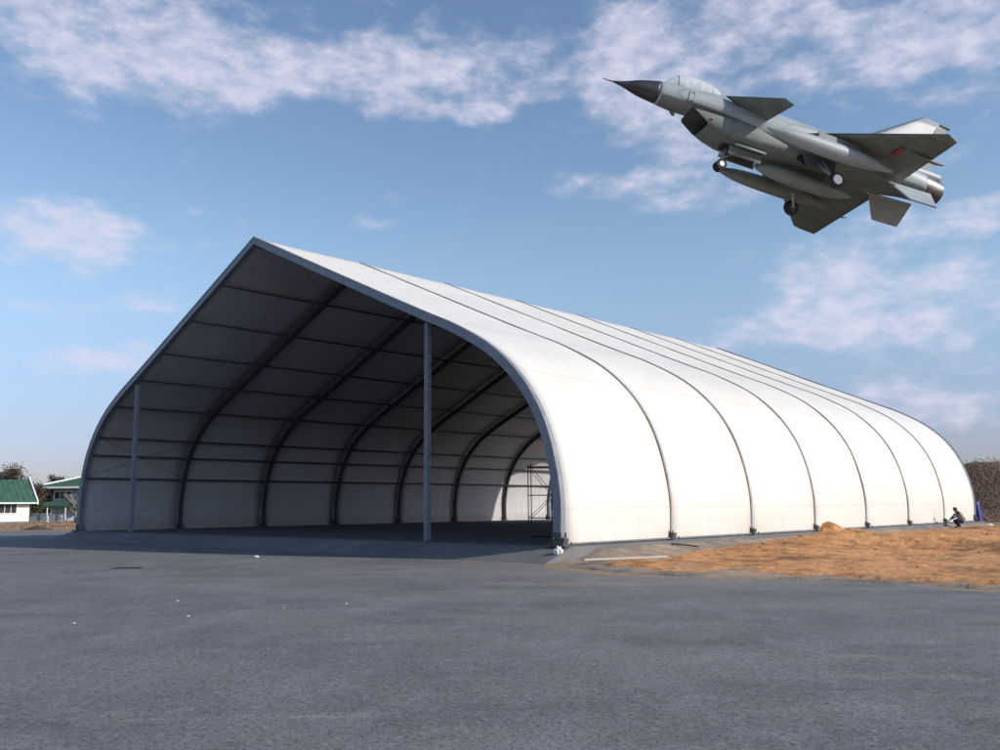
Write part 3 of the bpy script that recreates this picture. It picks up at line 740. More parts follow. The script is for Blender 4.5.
# ------------------------------------------------------------------ crouching worker
M_skin = nmat('skin', [(.3, (.16, .085, .055)), (.7, (.21, .115, .075))], 10, .6)
M_navy = nmat('navy_workwear', [(.3, (.012, .014, .035)), (.7, (.025, .028, .06))], 7, .85, .5, 25)
M_khaki = nmat('khaki_shirt', [(.3, (.24, .20, .14)), (.7, (.34, .29, .21))], 7, .85, .4, 25)
M_hair = mat('dark_hair', (.012, .010, .009), .7)
def skin_obj(name, joints, edges, mats, parent, root=0, sub=2):
    me = bpy.data.meshes.new(name); me.from_pydata([j[0] for j in joints], edges, []); me.update()
    o = bpy.data.objects.new(name, me); col.objects.link(o); o.parent = parent
    for m in mats: me.materials.append(m)
    md = o.modifiers.new('Skin', 'SKIN'); md.use_smooth_shade = True
    if not me.skin_vertices:
        bpy.context.view_layer.objects.active = o
    for v, j in zip(me.skin_vertices[0].data, joints): v.radius = (j[1], j[1]) if not isinstance(j[1], tuple) else j[1]
    for i, v in enumerate(me.skin_vertices[0].data): v.use_root = (i == root)
    s = o.modifiers.new('Sub', 'SUBSURF'); s.levels = sub; s.render_levels = sub
    return o
# local frame: x = forward (towards the arch foot), z up
wk = empty('person', (22.3, 44.15, gz(22.1, 44.15) + .005), R(178)); wk.scale = (.92, .92, .92); tag(wk, 'person in navy work clothes and beige top crouching at an arch foot of the hangar', 'person')
J = [((-.08, 0, .34), .15), ((-.02, 0, .50), .135), ((.10, 0, .68), .145), ((.16, 0, .80), .10), ((.20, 0, .87), .055),       # pelvis..neck
     ((-.06, .10, .32), .10), ((.30, .17, .47), .078), ((.14, .15, .10), .055), ((.12, .15, .05), .045), ((.30, .17, .035), .035),   # left leg
     ((-.06, -.10, .32), .10), ((.32, -.16, .40), .078), ((.06, -.15, .09), .055), ((.04, -.15, .05), .045), ((.22, -.17, .035), .035),  # right leg
     ((.14, .17, .77), .062), ((.34, .22, .58), .045), ((.54, .12, .46), .032),     # left arm
     ((.14, -.17, .77), .062), ((.36, -.20, .55), .045), ((.56, -.08, .40), .032)]
E_ = [(0, 1), (1, 2), (2, 3), (3, 4), (0, 5), (5, 6), (6, 7), (7, 8), (8, 9), (0, 10), (10, 11), (11, 12), (12, 13), (13, 14), (3, 15), (15, 16), (16, 17), (3, 18), (18, 19), (19, 20)]
skin_obj('body', J, E_, [M_navy], wk)
for hx, hy, hz, s in ((.56, .11, .445, 1), (.58, -.07, .385, -1)):
    j = [((hx, hy, hz), .026), ((hx + .05, hy, hz - .02), .030)]; e = [(0, 1)]
    for k, ln in enumerate((.05, .058, .053, .04)):
        y = hy + (k - 1.5) * .018; b = len(j)
        j += [((hx + .075, y, hz - .035), .009), ((hx + .075 + ln * .6, y, hz - .05), .008), ((hx + .07 + ln * .8, y, hz - .05 - ln * .6), .007)]; e += [(1, b), (b, b + 1), (b + 1, b + 2)]
    b = len(j); j += [((hx + .03, hy + s * .035, hz - .025), .010), ((hx + .07, hy + s * .04, hz - .05), .008)]; e += [(0, b), (b, b + 1)]
    skin_obj('hand', j, e, [M_skin], wk, 0, 1)
# beige top over the back
bm = bmesh.new(); rings = []
for c, a, b in (((-.10, 0, .37), .175, .195), ((-.04, 0, .50), .165, .185), ((.07, 0, .67), .165, .20), ((.14, 0, .79), .13, .17), ((.18, 0, .85), .07, .08)):
    rings.append([(c[0] + a * math.cos(q) * .85, b * math.sin(q), c[2] - a * math.cos(q) * .5) for q in [6.2832 * k / 20 for k in range(20)]])
loft(bm, rings); fix(bm); link('shirt', bm, M_khaki, wk, True)
# head, looking down at the work
bm = bmesh.new(); bmesh.ops.create_uvsphere(bm, u_segments=24, v_segments=16, radius=.105)
for v in bm.verts:
    x, y, z = v.co
    v.co = Vector((x * .98, y * .78, z * 1.16))
    if z < 0: v.co.x += .02 * (-z / .1); v.co.y *= 1 - .25 * (-z / .1)
    if x > .08 and abs(y) < .025 and -.03 < z < .02: v.co.x += .022
    if abs(y) > .095 and abs(x) < .03: v.co.y *= 1.12
Mh = Matrix.Translation((.255, 0, .965)) @ Matrix.Rotation(.55, 4, 'Y'); bmesh.ops.transform(bm, matrix=Mh, verts=bm.verts)
hd = link('head', bm, M_skin, wk, True)
for sy in (-1, 1):
    bm = bmesh.new(); bmesh.ops.create_uvsphere(bm, u_segments=8, v_segments=6, radius=.012); bmesh.ops.transform(bm, matrix=Mh @ Matrix.Translation((.092, sy * .032, .01)), verts=bm.verts); link('eye', bm, M_hair, hd, True)
bm = bmesh.new(); bmesh.ops.create_uvsphere(bm, u_segments=24, v_segments=16, radius=.114)
bmesh.ops.delete(bm, geom=[v for v in bm.verts if v.co.z < -.035 + v.co.x * .9], context='VERTS')
for v in bm.verts: v.co.y *= .82; v.co.z *= 1.12
bmesh.ops.transform(bm, matrix=Mh, verts=bm.verts); link('hair', bm, M_hair, hd, True)
for (x, y, a) in ((.22, .165, .05), (.14, -.165, .0)):
    bm = bmesh.new(); box(bm, (x, y, .045), (.27, .095, .085), Matrix.Rotation(a, 3, 'Z'), bev=.028); link('shoe', bm, M_rub, wk, True)

# ------------------------------------------------------------------ the jet
#JET#
K = 1.6                         # size factor against its drawing
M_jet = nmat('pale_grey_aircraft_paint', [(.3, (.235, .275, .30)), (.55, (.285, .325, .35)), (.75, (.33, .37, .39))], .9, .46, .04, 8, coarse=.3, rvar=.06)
M_jetd = nmat('underside_grey_shaded', [(.3, (.10, .122, .115)), (.7, (.145, .172, .162))], 1.4, .55, .04, 8)  # darker copy of the jet grey, puts underside shade into the colour
M_tank = nmat('olive_grey_tank_shaded', [(.3, (.13, .155, .145)), (.7, (.19, .22, .205))], 1.4, .5)  # darker grey carries the shade on the starboard and centre tanks
M_radome = nmat('black_radome', [(.3, (.012, .011, .016)), (.7, (.03, .025, .035))], 2, .45)
M_hot = nmat('burnt_metal', [(.3, (.10, .10, .105)), (.6, (.20, .195, .20)), (.8, (.32, .31, .30))], 3, .38, metal=.8)
M_blk = mat('flat_black', (.01, .01, .011), .8)  # plain black, also paints in the dark of the open gear bays
def panel_lines(m, amt=.35):
    nt = m.node_tree; b = nt.nodes['Principled BSDF']; N = nt.nodes.new; L = nt.links.new
    src = b.inputs['Base Color'].links[0].from_socket; tc = N('ShaderNodeTexCoord')
    br = N('ShaderNodeTexBrick'); br.inputs['Scale'].default_value = 1.0; br.inputs['Brick Width'].default_value = 1.15; br.inputs['Row Height'].default_value = .52; br.inputs['Mortar Size'].default_value = .012; br.inputs['Mortar Smooth'].default_value = .1; br.offset = .37
    L(tc.outputs['Object'], br.inputs['Vector'])
    sk = N('ShaderNodeTexNoise'); sk.inputs['Scale'].default_value = 2.2; sk.inputs['Detail'].default_value = 6
    mp = N('ShaderNodeMapping'); mp.inputs['Scale'].default_value = (.35, 2.2, 2.2); L(tc.outputs['Object'], mp.inputs[0]); L(mp.outputs[0], sk.inputs['Vector'])
    r = N('ShaderNodeMapRange'); r.inputs['From Min'].default_value = .45; r.inputs['From Max'].default_value = .75; r.inputs['To Max'].default_value = .35; L(sk.outputs['Fac'], r.inputs['Value'])
    mm = N('ShaderNodeMath'); mm.operation = 'MULTIPLY_ADD'; mm.inputs[1].default_value = amt; L(br.outputs['Fac'], mm.inputs[0]); L(r.outputs[0], mm.inputs[2]); mm.use_clamp = True
    x = N('ShaderNodeMix'); x.data_type = 'RGBA'; x.blend_type = 'MULTIPLY'; L(mm.outputs[0], x.inputs[0]); L(src, x.inputs[6]); x.inputs[7].default_value = (.35, .36, .36, 1)
    L(x.outputs[2], b.inputs['Base Color'])
panel_lines(M_jet); panel_lines(M_jetd, .5)
M_red = mat('red_marking', (.26, .035, .03), .5); M_yel = mat('yellow_marking', (.6, .42, .05), .5); M_num = mat('grey_number', (.20, .225, .26), .5)
M_hub = mat('white_hub', (.78, .8, .8), .4)
M_can = mat('canopy_glass', (.70, .75, .78), .12, spec=.8); _b = M_can.node_tree.nodes['Principled BSDF']; _b.inputs['Alpha'].default_value = .62
jet = empty('jet_fighter'); tag(jet, 'pale grey canard jet fighter climbing with its wheels down above the hangar', 'aircraft')
def q(s, y, z): return Vector((-s, y, z))       # drawing coords: s aft of probe tip, y to port, z up
def ring(s, cz, hw, ht, hb, e=2.2, n=28, cy=0.0, ds=0.0):
    out = []
    for k in range(n):
        a = 6.2832 * k / n; c, d = math.cos(a), math.sin(a)
        y = math.copysign(abs(c) ** (2 / e), c) * hw; z = math.copysign(abs(d) ** (2 / e), d) * (ht if d > 0 else hb)
        out.append(q(s + ds * (-z), cy + y, cz + z))
    return out
def sl(name, S, m, parent=jet, cap0=True, cap1=True, cy=0.0, n=28, dense=5):
    P = [tuple(list(x) + ([2.2] if len(x) == 5 else [])) for x in S]; P = spline(P, dense)
    bm = bmesh.new(); loft(bm, [ring(x[0], x[1], max(x[2], .004), max(x[3], .004), max(x[4], .004), x[5], n, cy) for x in P], cap0, cap1); fix(bm)
    return link(name, bm, m, parent, True)
fus = sl('fuselage', [(2.6, .2, .44, .46, .45), (3.4, .20, .53, .56, .50), (4.2, .18, .60, .68, .42), (5.2, .14, .68, .80, .44), (6.2, .08, .80, .86, .60), (7.2, 0, .95, .86, .80, 2.4), (8.5, -.06, 1.08, .84, .84, 2.6), (10, -.1, 1.12, .80, .84, 2.8), (12, -.05, 1.05, .76, .78, 2.8), (13.5, .0, .90, .70, .70, 2.5), (14.6, .05, .72, .62, .62, 2.2), (15.3, .05, .62, .58, .58)], M_jet)
sl('radome', [(.62, .01, .018, .018, .018), (1.15, .055, .12, .125, .12), (1.8, .125, .31, .31, .31), (2.595, .2, .438, .458, .448)], M_radome)
bm = bmesh.new(); tube(bm, [q(.22, 0, .0), q(.5, 0, .0), q(1.1, 0, .05)], [.012, .022, .05], 8); link('pitot_probe', bm, M_radome, jet, True)
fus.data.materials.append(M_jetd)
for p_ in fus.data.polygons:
    if p_.normal.z < -.45 and p_.center.x < -2.7: p_.material_index = 1  # downward faces take the shade-darkened grey
# canopy and spine
sl('spine', [(4.7, .66, .30, .66, .2), (5.5, .56, .38, .66, .2), (7, .40, .42, .68, .2), (8.5, .35, .40, .62, .2), (10, .3, .32, .55, .2), (12, .3, .24, .48, .2), (14, .42, .20, .34, .2), (14.9, .52, .16, .26, .16)], M_jet)
can = sl('canopy', [(2.75, .58, .06, .06, .1), (3.15, .62, .26, .46, .1), (3.7, .68, .37, .66, .12), (4.3, .72, .40, .67, .12), (4.95, .70, .38, .60, .12), (5.6, .62, .32, .48, .1)], M_can)
for s_, w_, h_ in ((3.38, .325, .60), (4.9, .395, .64)):
    bm = bmesh.new(); tube(bm, [q(s_, math.cos(a) * w_, .64 + math.sin(a) * h_) for a in [math.pi * k / 16 for k in range(17)]], .022, 6); link('canopy_frame', bm, M_jet, can, True)
bm = bmesh.new(); box(bm, q(4.35, 0, .98), (.22, .36, .55), bev=.05); box(bm, q(3.5, 0, .85), (.5, .4, .18), bev=.05); link('ejection_seat', bm, M_blk, can)
bm = bmesh.new(); bmesh.ops.create_uvsphere(bm, u_segments=16, v_segments=10, radius=.15); bmesh.ops.translate(bm, vec=q(4.1, 0, 1.15), verts=bm.verts); link('helmet', bm, M_hub, can, True)
# chin intake: raked rectangular duct
def duct(s_top, s_bot, ztop, zbot, hw, e=5, n=32):
    out = []
    for k in range(n):
        a = 6.2832 * k / n; c, d = math.cos(a), math.sin(a)
        y = math.copysign(abs(c) ** (2 / e), c) * hw; f = (1 - math.copysign(abs(d) ** (2 / e), d)) / 2   # 0 top 1 bottom
        out.append(q(s_top + (s_bot - s_top) * f, y, ztop + (zbot - ztop) * f))
    return out
bm = bmesh.new(); loft(bm, [duct(4.05, 4.80, -.26, -.76, .64, 7), duct(4.5, 5.2, -.24, -.92, .70, 6), duct(5.4, 5.8, -.2, -1.08, .76, 5), duct(6.8, 6.9, -.1, -1.12, .86, 4), duct(8.5, 8.5, -.1, -1.04, .86, 3.4), duct(10.2, 10.2, -.1, -.92, .8, 3), duct(12, 12, -.1, -.80, .7, 2.6)], False, True)
vin = [duct(4.05, 4.80, -.26, -.76, .64, 7), duct(4.10, 4.84, -.30, -.72, .60, 7), duct(5.6, 5.9, -.34, -.75, .55, 4)]
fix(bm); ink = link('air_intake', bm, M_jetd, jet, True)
bm = bmesh.new(); loft(bm, vin, False, True); link('intake_throat', bm, mat('intake_olive_shaded', (.030, .032, .028), .7), ink, True)  # shade inside the mouth is put into this dark olive colour
bm = bmesh.new(); box(bm, q(4.75, 0, -.285), (1.1, 1.16, .03)); link('splitter_plate', bm, M_jetd, ink)
# flat lifting surfaces with a thin lens section
def surf(name, outline, th, m, parent=jet, axis='z'):
    """outline: root LE, tip LE, tip TE, root TE as (s,y,z); th root/tip thickness"""
    A, B, C_, D = [Vector(p) for p in outline]; bm = bmesh.new(); rings = []
    for i in range(9):
        t = i / 8; le = A.lerp(B, t); te = D.lerp(C_, t); hh = (th[0] * (1 - t) + th[1] * t) / 2; up = []; dn = []
        for k in range(11):
            c = k / 10; p = le.lerp(te, c); o = hh * (math.sqrt(max(c, 0)) * 1.7 if c < .25 else .85 * (1 - ((c - .25) / .75) ** 1.6) + .04)
            d = Vector((0, 0, 1)) if axis == 'z' else Vector((0, 1, 0))
            a_, b_ = p + d * o, p - d * o; up.append(q(*a_)); dn.append(q(*b_))
        rings.append(up + dn[::-1][1:-1] if False else up + dn[-1:0:-1])
    loft(bm, rings); fix(bm); return link(name, bm, m, parent, True)
for sg in (1, -1):
    zz = -.40
    if sg > 0: out_ = [(8.2, .85, -.12), (12.8, 4.7, -.42), (13.35, 4.55, -.54), (13.75, .8, -.56)]
    else: out_ = [(8.2, -.85, -.12), (12.5, -5.05, -.82), (13.65, -5.05, -.92), (13.75, -.8, -.56)]
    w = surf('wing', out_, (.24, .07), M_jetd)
    if sg > 0: w['label'] = 'port wing with a red marking'
    for a_, b_ in ((1.2, 2.9), (2.95, 4.6)):      # elevons
        pass
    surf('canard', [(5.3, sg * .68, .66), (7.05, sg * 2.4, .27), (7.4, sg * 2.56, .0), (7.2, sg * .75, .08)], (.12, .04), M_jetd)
    # ventral fin
    vb = bmesh.new(); pts = [(13.3, .62, -.55), (14.05, 1.24, -1.42), (15.35, 1.24, -1.38), (15.5, .58, -.45)]
    f0 = [vb.verts.new(q(a, sg * (b + .025), c + .02)) for a, b, c in pts]; f1 = [vb.verts.new(q(a, sg * (b - .025), c - .02)) for a, b, c in pts]
    vb.faces.new(f0); vb.faces.new(f1[::-1])
    for i in range(4): vb.faces.new((f0[i], f0[(i + 1) % 4], f1[(i + 1) % 4], f1[i]))
    fix(vb); link('ventral_fin', vb, M_jet, jet)
    # wing root fairing / actuator pods
    sl('actuator_fairing', [(12.4, -.62, .03, .03, .03), (12.9, -.66, .07, .07, .08), (13.6, -.68, .07, .07, .08), (14.0, -.66, .03, .03, .03)], M_jetd, cy=sg * 3.1, n=12)
    # drop tank and pylon
    tk = sl('drop_tank', [(6.65, -1.0, .02, .02, .02), (7.0, -1.0, .14, .14, .14), (7.7, -1.0, .26, .26, .26), (8.8, -1.0, .32, .32, .32), (10.4, -1.0, .32, .32, .32), (11.5, -1.0, .22, .22, .22), (12.5, -1.02, .03, .03, .03)], M_jet if sg > 0 else M_tank, cy=sg * 2.05, n=24)  # lit port tank stays pale, shade on the starboard one is in its colour
    bm = bmesh.new(); box(bm, q(9.9, sg * 2.05, -.60), (2.0, .09, .42), bev=.02); link('pylon', bm, M_jetd, tk)
    # main gear
    lg = empty('x') if False else None
    bm = bmesh.new(); tube(bm, [q(9.9, sg * .95, -.85), q(10.1, sg * 1.30, -1.55), q(10.25, sg * 1.42, -1.93)], [.075, .065, .055], 8); tube(bm, [q(9.3, sg * .9, -.85), q(10.1, sg * 1.32, -1.6)], .035, 6); tube(bm, [q(10.25, sg * 1.38, -1.93), q(10.25, sg * 1.62, -1.93)], .05, 8)
    leg = link('main_gear_leg', bm, M_jet, jet, True)
    bm = bmesh.new(); rr = []
    for yy, r_ in ((-.11, .22), (-.11, .29), (-.07, .335), (.07, .335), (.11, .29), (.11, .22)): rr.append([q(10.25 + r_ * math.cos(6.2832 * k / 24), sg * (1.6) + yy, -1.93 + r_ * math.sin(6.2832 * k / 24)) for k in range(24)])
    loft(bm, rr); fix(bm); wh = link('main_wheel', bm, M_rub, leg, True)
    bm = bmesh.new(); tube(bm, [q(10.25, 1.6 * sg - .125, -1.93), q(10.25, 1.6 * sg + .125, -1.93)], .205, 18); link('hub', bm, M_hub if sg > 0 else M_hot, leg, False)
    bm = bmesh.new(); a = [q(8.9, sg * .98, -.80), q(10.5, sg * .98, -.80), q(10.4, sg * 1.15, -1.45), q(9.1, sg * 1.15, -1.45)]
    f0 = [bm.verts.new(p) for p in a]; f1 = [bm.verts.new(p + Vector((0, .03 * sg, 0))) for p in a]; bm.faces.new(f0); bm.faces.new(f1[::-1])
    for i in range(4): bm.faces.new((f0[i], f0[(i + 1) % 4], f1[(i + 1) % 4], f1[i]))
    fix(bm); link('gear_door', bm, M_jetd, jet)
    bm = bmesh.new(); box(bm, q(9.75, sg * .62, -.935), (1.7, .5, .06)); link('gear_bay', bm, M_blk, jet)  # black plate stands in for the shade inside the open bay
    # wing insignia (red bar and disc, underside)
    if sg > 0:
        bm = bmesh.new()
        box(bm, q(12.1, 2.75, zz - .145), (.24, .62, .012)); link('insignia', bm, M_red, w)
# centre tank
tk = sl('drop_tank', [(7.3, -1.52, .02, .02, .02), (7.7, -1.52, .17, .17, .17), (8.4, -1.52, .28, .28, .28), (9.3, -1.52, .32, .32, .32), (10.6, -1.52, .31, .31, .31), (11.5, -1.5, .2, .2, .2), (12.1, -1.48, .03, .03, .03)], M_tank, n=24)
bm = bmesh.new(); box(bm, q(9.7, 0, -1.12), (2.0, .12, .35), bev=.02); link('pylon', bm, M_jetd, tk)
# nose gear
bm = bmesh.new(); tube(bm, [q(6.05, 0, -1.0), q(5.92, 0, -1.6), q(5.86, 0, -2.02)], [.07, .055, .05], 8); tube(bm, [q(6.7, 0, -1.1), q(5.92, 0, -1.65)], .035, 6); tube(bm, [q(5.86, -.16, -2.02), q(5.86, .16, -2.02)], .04, 8)
box(bm, q(5.8, 0, -1.55), (.12, .18, .16), bev=.02)
leg = link('nose_gear_leg', bm, M_jet, jet, True)
for y in (-.14, .14):
    bm = bmesh.new(); tube(bm, [q(5.86, y - .06, -2.02), q(5.86, y + .06, -2.02)], .225, 18); link('nose_wheel', bm, M_rub, leg)
    bm = bmesh.new(); tube(bm, [q(5.86, y - .065, -2.02), q(5.86, y + .065, -2.02)], .11, 12); link('hub', bm, M_hub, leg)
for sg in (-1, 1):
    bm = bmesh.new(); box(bm, q(6.75, sg * .30, -1.37), (1.5, .03, .36), Matrix.Rotation(sg * -.15, 3, 'X')); link('nose_gear_door', bm, M_jetd, jet)
    bm = bmesh.new(); tube(bm, [q(6.1, sg * .62, -1.24), q(7.5, sg * .62, -1.22)], .05, 8); link('ventral_rail', bm, M_jet, jet, True)
bm = bmesh.new(); box(bm, q(6.6, 0, -1.195), (1.7, .42, .05)); link('gear_bay', bm, M_blk, jet)  # black plate painted in place of the nose bay's shade
# fin, chute housing, exhaust
fin = surf('tail_fin', [(10.9, 0, .62), (15.2, 0, 3.5), (16.5, 0, 3.42), (15.7, 0, .72)], (.20, .06), M_jet, axis='y')
bm = bmesh.new()
f0 = [bm.verts.new(q(s_, .05, z_)) for s_, z_ in ((14.95, 1.0), (15.75, 1.0), (16.42, 3.2), (15.95, 3.2))]; f1 = [bm.verts.new(q(s_, -.05, z_)) for s_, z_ in ((14.95, 1.0), (15.75, 1.0), (16.42, 3.2), (15.95, 3.2))]
bm.faces.new(f0); bm.faces.new(f1[::-1])
for i in range(4): bm.faces.new((f0[i], f0[(i + 1) % 4], f1[(i + 1) % 4], f1[i]))
fix(bm); link('rudder', bm, M_jetd, fin)
bm = bmesh.new(); tube(bm, [q(16.1, 0, 3.40), q(16.62, 0, 3.36)], .06, 8); link('tail_light', bm, M_jetd, fin)
sl('chute_housing', [(14.0, .70, .10, .10, .10), (14.6, .73, .21, .21, .21), (15.6, .75, .23, .23, .23), (16.3, .76, .20, .20, .20)], M_jet, n=20)
bm = bmesh.new(); tube(bm, [q(16.302, 0, .76), q(16.33, 0, .76)], .17, 16); link('chute_cap', bm, M_blk, jet)
bm = bmesh.new(); loft(bm, [ring(15.28, .05, .63, .59, .59, 2), ring(15.7, .05, .60, .58, .58, 2), ring(16.25, .05, .50, .50, .50, 2)], False, False); loft(bm, [ring(16.25, .05, .50, .50, .50, 2), ring(16.26, .05, .46, .46, .46, 2), ring(15.5, .05, .42, .42, .42, 2)], False, True)
fix(bm); nz_ = link('exhaust_nozzle', bm, M_hot, jet, True)
bm = bmesh.new(); tube(bm, [q(15.52, 0, .05), q(15.6, 0, .05)], .41, 20); link('exhaust_core', bm, M_blk, nz_)
# number and small marks on the nose
def digit(bm, s, z, w, h, segs, y):
    t = .035
    S = {'a': (0, h / 2, w, t), 'd': (0, -h / 2, w, t), 'l': (-w / 2, 0, t, h), 'r': (w / 2, 0, t, h)}
    for c in segs: x_, z_, ww, hh = S[c]; box(bm, q(s + x_, y, z + z_), (ww + (t if c in 'ad' else 0), .016, hh))
bm = bmesh.new(); digit(bm, 3.45, .22, .2, .36, 'r', .535); link('number_digit', bm, M_num, fus)
bm = bmesh.new(); digit(bm, 3.93, .22, .22, .36, 'adlr', .588); link('number_digit', bm, M_num, fus)
bm = bmesh.new(); box(bm, q(4.9, .745, -.55), (.12, .02, .07)); link('warning_mark', bm, M_red, ink)
bm = bmesh.new(); tube(bm, [q(14.2, .80, .02), q(14.23, .815, .02)], .1, 12); link('warning_mark', bm, M_red, fus)
for s_ in (9.2, 10.6):
    pass
# blade aerials
for s_, z_ in ((7.6, 1.02), (3.2, -.35)):
    bm = bmesh.new(); sgn = 1 if z_ > 0 else -1
    a = [q(s_, -.01, z_), q(s_ + .3, -.01, z_), q(s_ + .34, -.01, z_ + sgn * .22), q(s_ + .2, -.01, z_ + sgn * .22)]
    f0 = [bm.verts.new(p) for p in a]; f1 = [bm.verts.new(p + Vector((0, .02, 0))) for p in a]; bm.faces.new(f0); bm.faces.new(f1[::-1])
    for i in range(4): bm.faces.new((f0[i], f0[(i + 1) % 4], f1[(i + 1) % 4], f1[i]))
    fix(bm); link('aerial', bm, M_jetd, fus)
# attitude in the air
CR = Vector((.999967, .0011675, -.0080182)); CU = Vector((.0081027, -.1440828, .9895325)); CF = Vector((0, .9895649, .1440876))
fx = 898.1
def camv(r, u, t): return CR * r + CU * u - CF * t
fwd = camv(-.94325, .24987, .21873); port = camv(.26557, .17213, .9486); upv = camv(.19938, .95286, -.22872)
CAM = Vector((0, 0, 1.42))
ctr = CAM + (CR * 11.9206 + CU * 9.8778 + CF * 37.9363) * K
Mj = Matrix((fwd, port, upv)).transposed().to_4x4()
jet.matrix_world = Matrix.Translation(ctr) @ Mj @ Matrix.Scale(K, 4) @ Matrix.Translation(Vector((8.5, 0, 0)))

# ------------------------------------------------------------------ camera
cd = bpy.data.cameras.new('camera'); cam = bpy.data.objects.new('camera', cd); col.objects.link(cam)
cd.sensor_width = 36; cd.lens = fx * 36 / 1000; cd.clip_end = 3000; cd.clip_start = .1
cam.matrix_world = Matrix.Translation(CAM) @ Matrix((CR, CU, -CF)).transposed().to_4x4()
sc.camera = cam

# ------------------------------------------------------------------ light
SA, SB = 1.8, .65
sd = (LAT * SA + AX * SB + Vector((0, 0, 1))).normalized()          # towards the sun
elev = math.asin(sd.z); az = math.atan2(sd.x, sd.y)
ld = bpy.data.lights.new('sun', 'SUN'); ld.energy = 3.95; ld.angle = R(.5); ld.color = (1, .94, .85)
so = bpy.data.objects.new('sun', ld); col.objects.link(so); so.rotation_euler = sd.to_track_quat('Z', 'Y').to_euler(); so.location = (40, -20, 40)

w = bpy.data.worlds.new('World'); sc.world = w; w.use_nodes = True; nt = w.node_tree; N = nt.nodes.new; L = nt.links.new
bg = nt.nodes['Background']; bg.inputs['Strength'].default_value = .10
sky = N('ShaderNodeTexSky'); sky.sky_type = 'NISHITA'; sky.sun_disc = False; sky.sun_elevation = elev; sky.sun_rotation = az; sky.air_density = 1.0; sky.dust_density = .8; sky.ozone_density = 1.5
tc = N('ShaderNodeTexCoord'); nrm = N('ShaderNodeVectorMath'); nrm.operation = 'NORMALIZE'; L(tc.outputs['Generated'], nrm.inputs[0])
sp = N('ShaderNodeSeparateXYZ'); L(nrm.outputs[0], sp.inputs[0])
def mth(op, a, b=None, c=None):
    x = N('ShaderNodeMath'); x.operation = op
    for i, v in enumerate((a, b, c)):
        if v is None: continue
        if isinstance(v, (int, float)): x.inputs[i].default_value = v
        else: L(v, x.inputs[i])
    return x.outputs[0]
azn = mth('ARCTAN2', sp.outputs[0], sp.outputs[1]); eln = mth('ARCSINE', sp.outputs[2])
# cloud banks by compass direction and height (degrees)
def px2ang(x, y):
    d = (CR * ((x - 500) / fx) + CU * ((375 - y) / fx) + CF).normalized(); return math.atan2(d.x, d.y), math.asin(d.z)
banks = [(40, 25, 75, 45, 1), (110, 55, 60, 35, .7), (200, 45, 62, 55, 1.15), (245, 85, 40, 25, .6), (330, 82, 70, 26, .9), (430, 65, 95, 38, 1.15), (485, 115, 38, 14, .8), (690, 25, 110, 40, .75), (620, 60, 40, 40, .8), (640, 110, 60, 30, .6), (680, 140, 40, 35, .7),
         (850, 30, 150, 55, .8), (960, 60, 70, 60, .75), (690, 190, 120, 26, .75), (900, 225, 55, 20, .7), (975, 212, 26, 16, .8), (800, 275, 60, 26, .8), (900, 290, 110, 30, 1.0), (760, 335, 90, 18, .65), (900, 330, 130, 18, .7), (960, 385, 110, 28, .8), (930, 440, 160, 24, .45), (820, 400, 120, 22, .4), (600, 190, 50, 14, .5),
         (35, 215, 55, 20, .9), (110, 240, 70, 20, .95), (200, 216, 28, 12, .55), (375, 215, 50, 14, .5), (95, 303, 90, 13, .9), (80, 358, 110, 17, 1.0), (60, 400, 120, 12, .3), (20, 250, 40, 14, .5), (560, 95, 60, 20, .4)]
acc = None
nzv = N('ShaderNodeCombineXYZ'); L(mth('MULTIPLY', azn, 1.0), nzv.inputs[0]); L(mth('MULTIPLY', eln, 1.9), nzv.inputs[1])
wn = N('ShaderNodeTexNoise'); wn.inputs['Scale'].default_value = 9; wn.inputs['Detail'].default_value = 4; L(nzv.outputs[0], wn.inputs['Vector'])
wsp = N('ShaderNodeSeparateColor'); L(wn.outputs['Color'], wsp.inputs[0])
azw = mth('MULTIPLY_ADD', mth('SUBTRACT', wsp.outputs[0], .5), .11, azn); elw = mth('MULTIPLY_ADD', mth('SUBTRACT', wsp.outputs[1], .5), .07, eln)
for (x, y, rx, ry, a) in banks:
    A0, E0 = px2ang(x, y); ra = rx / fx * 1.15; re = ry / fx * 1.15
    d1 = mth('MULTIPLY', mth('SUBTRACT', azw, A0), 1 / ra); d2 = mth('MULTIPLY', mth('SUBTRACT', elw, E0), 1 / re)
    r2 = mth('ADD', mth('MULTIPLY', d1, d1), mth('MULTIPLY', d2, d2))
    g = mth('MULTIPLY', mth('POWER', 2.718, mth('MULTIPLY', r2, -1.0)), a)
    acc = g if acc is None else mth('ADD', acc, g)
cn = N('ShaderNodeTexNoise'); cn.inputs['Scale'].default_value = 15; cn.inputs['Detail'].default_value = 9; cn.inputs['Roughness'].default_value = .58; L(nzv.outputs[0], cn.inputs['Vector'])
dens = mth('ADD', acc, mth('MULTIPLY', mth('SUBTRACT', cn.outputs['Fac'], .5), 2.4))
mr = N('ShaderNodeMapRange'); mr.interpolation_type = 'SMOOTHSTEP'; mr.inputs['From Min'].default_value = .30; mr.inputs['From Max'].default_value = 1.55; L(dens, mr.inputs['Value'])
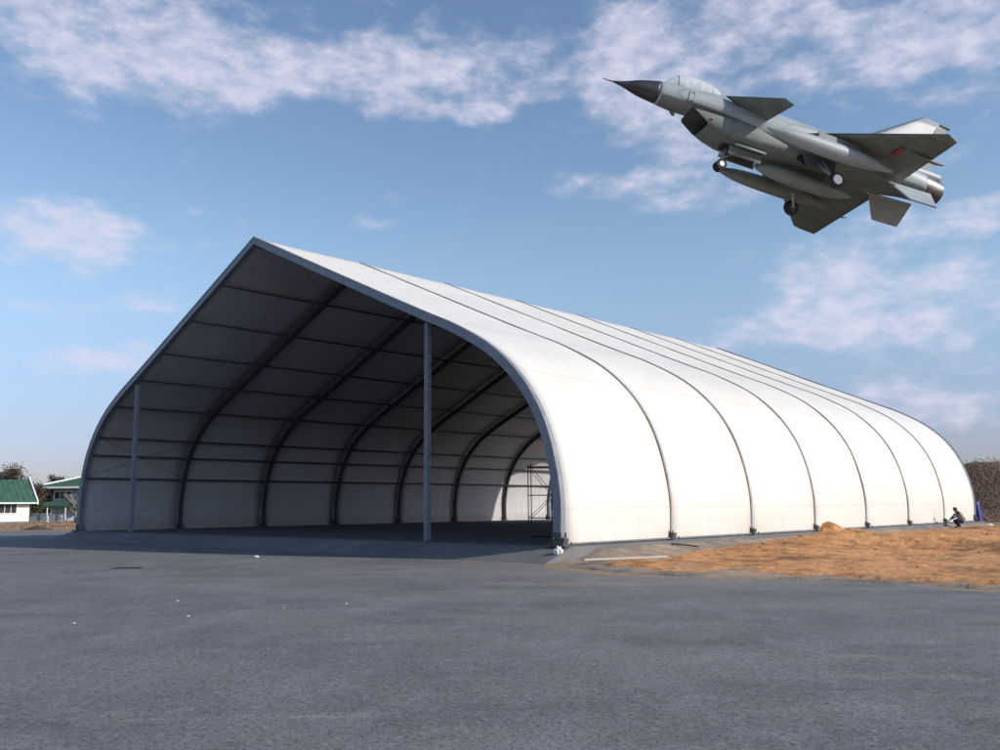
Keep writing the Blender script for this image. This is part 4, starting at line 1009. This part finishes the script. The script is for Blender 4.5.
c2 = N('ShaderNodeTexNoise'); c2.inputs['Scale'].default_value = 30; c2.inputs['Detail'].default_value = 7; c2.inputs['Roughness'].default_value = .6; L(nzv.outputs[0], c2.inputs['Vector'])
v2 = N('ShaderNodeMapRange'); v2.inputs['From Min'].default_value = .32; v2.inputs['From Max'].default_value = .66; v2.inputs['To Min'].default_value = .42; v2.inputs['To Max'].default_value = .86; L(c2.outputs['Fac'], v2.inputs['Value'])
den = mth('MULTIPLY', mr.outputs[0], v2.outputs[0])
hs = N('ShaderNodeHueSaturation'); hs.inputs['Saturation'].default_value = 1.0; hs.inputs['Value'].default_value = 1.0; L(sky.outputs[0], hs.inputs['Color'])
tint = N('ShaderNodeMix'); tint.data_type = 'RGBA'; tint.blend_type = 'MULTIPLY'; tint.inputs[0].default_value = 1.0; L(hs.outputs[0], tint.inputs[6]); 
er_ = N('ShaderNodeMapRange'); er_.inputs['From Min'].default_value = 0; er_.inputs['From Max'].default_value = R(45); L(eln, er_.inputs['Value'])
tr_ = N('ShaderNodeValToRGB'); tr_.color_ramp.interpolation = 'B_SPLINE'
for i_, (p_, c_) in enumerate(((0, (.43, .42, .60)), (.13, (.48, .475, .63)), (.29, (.79, .83, .83)), (.45, (.68, .755, .79)), (.7, (.66, .74, .81)), (1, (.64, .72, .80)))):
    e_ = tr_.color_ramp.elements[i_] if i_ < 2 else tr_.color_ramp.elements.new(p_)
    e_.position = p_; e_.color = (*c_, 1)
L(er_.outputs[0], tr_.inputs[0]); L(tr_.outputs[0], tint.inputs[7]); hs.inputs['Value'].default_value = 2.06; hs.inputs['Saturation'].default_value = .93
cm = N('ShaderNodeMix'); cm.data_type = 'RGBA'; L(den, cm.inputs[0]); L(tint.outputs[2], cm.inputs[6]); cm.inputs[7].default_value = (7.35, 7.25, 8.7, 1)
L(cm.outputs[2], bg.inputs['Color'])

sc.view_settings.view_transform = 'Standard'; sc.view_settings.look = 'None'; sc.view_settings.gamma = 1; sc.view_settings.use_curve_mapping = False
sc.view_settings.exposure = 0.0
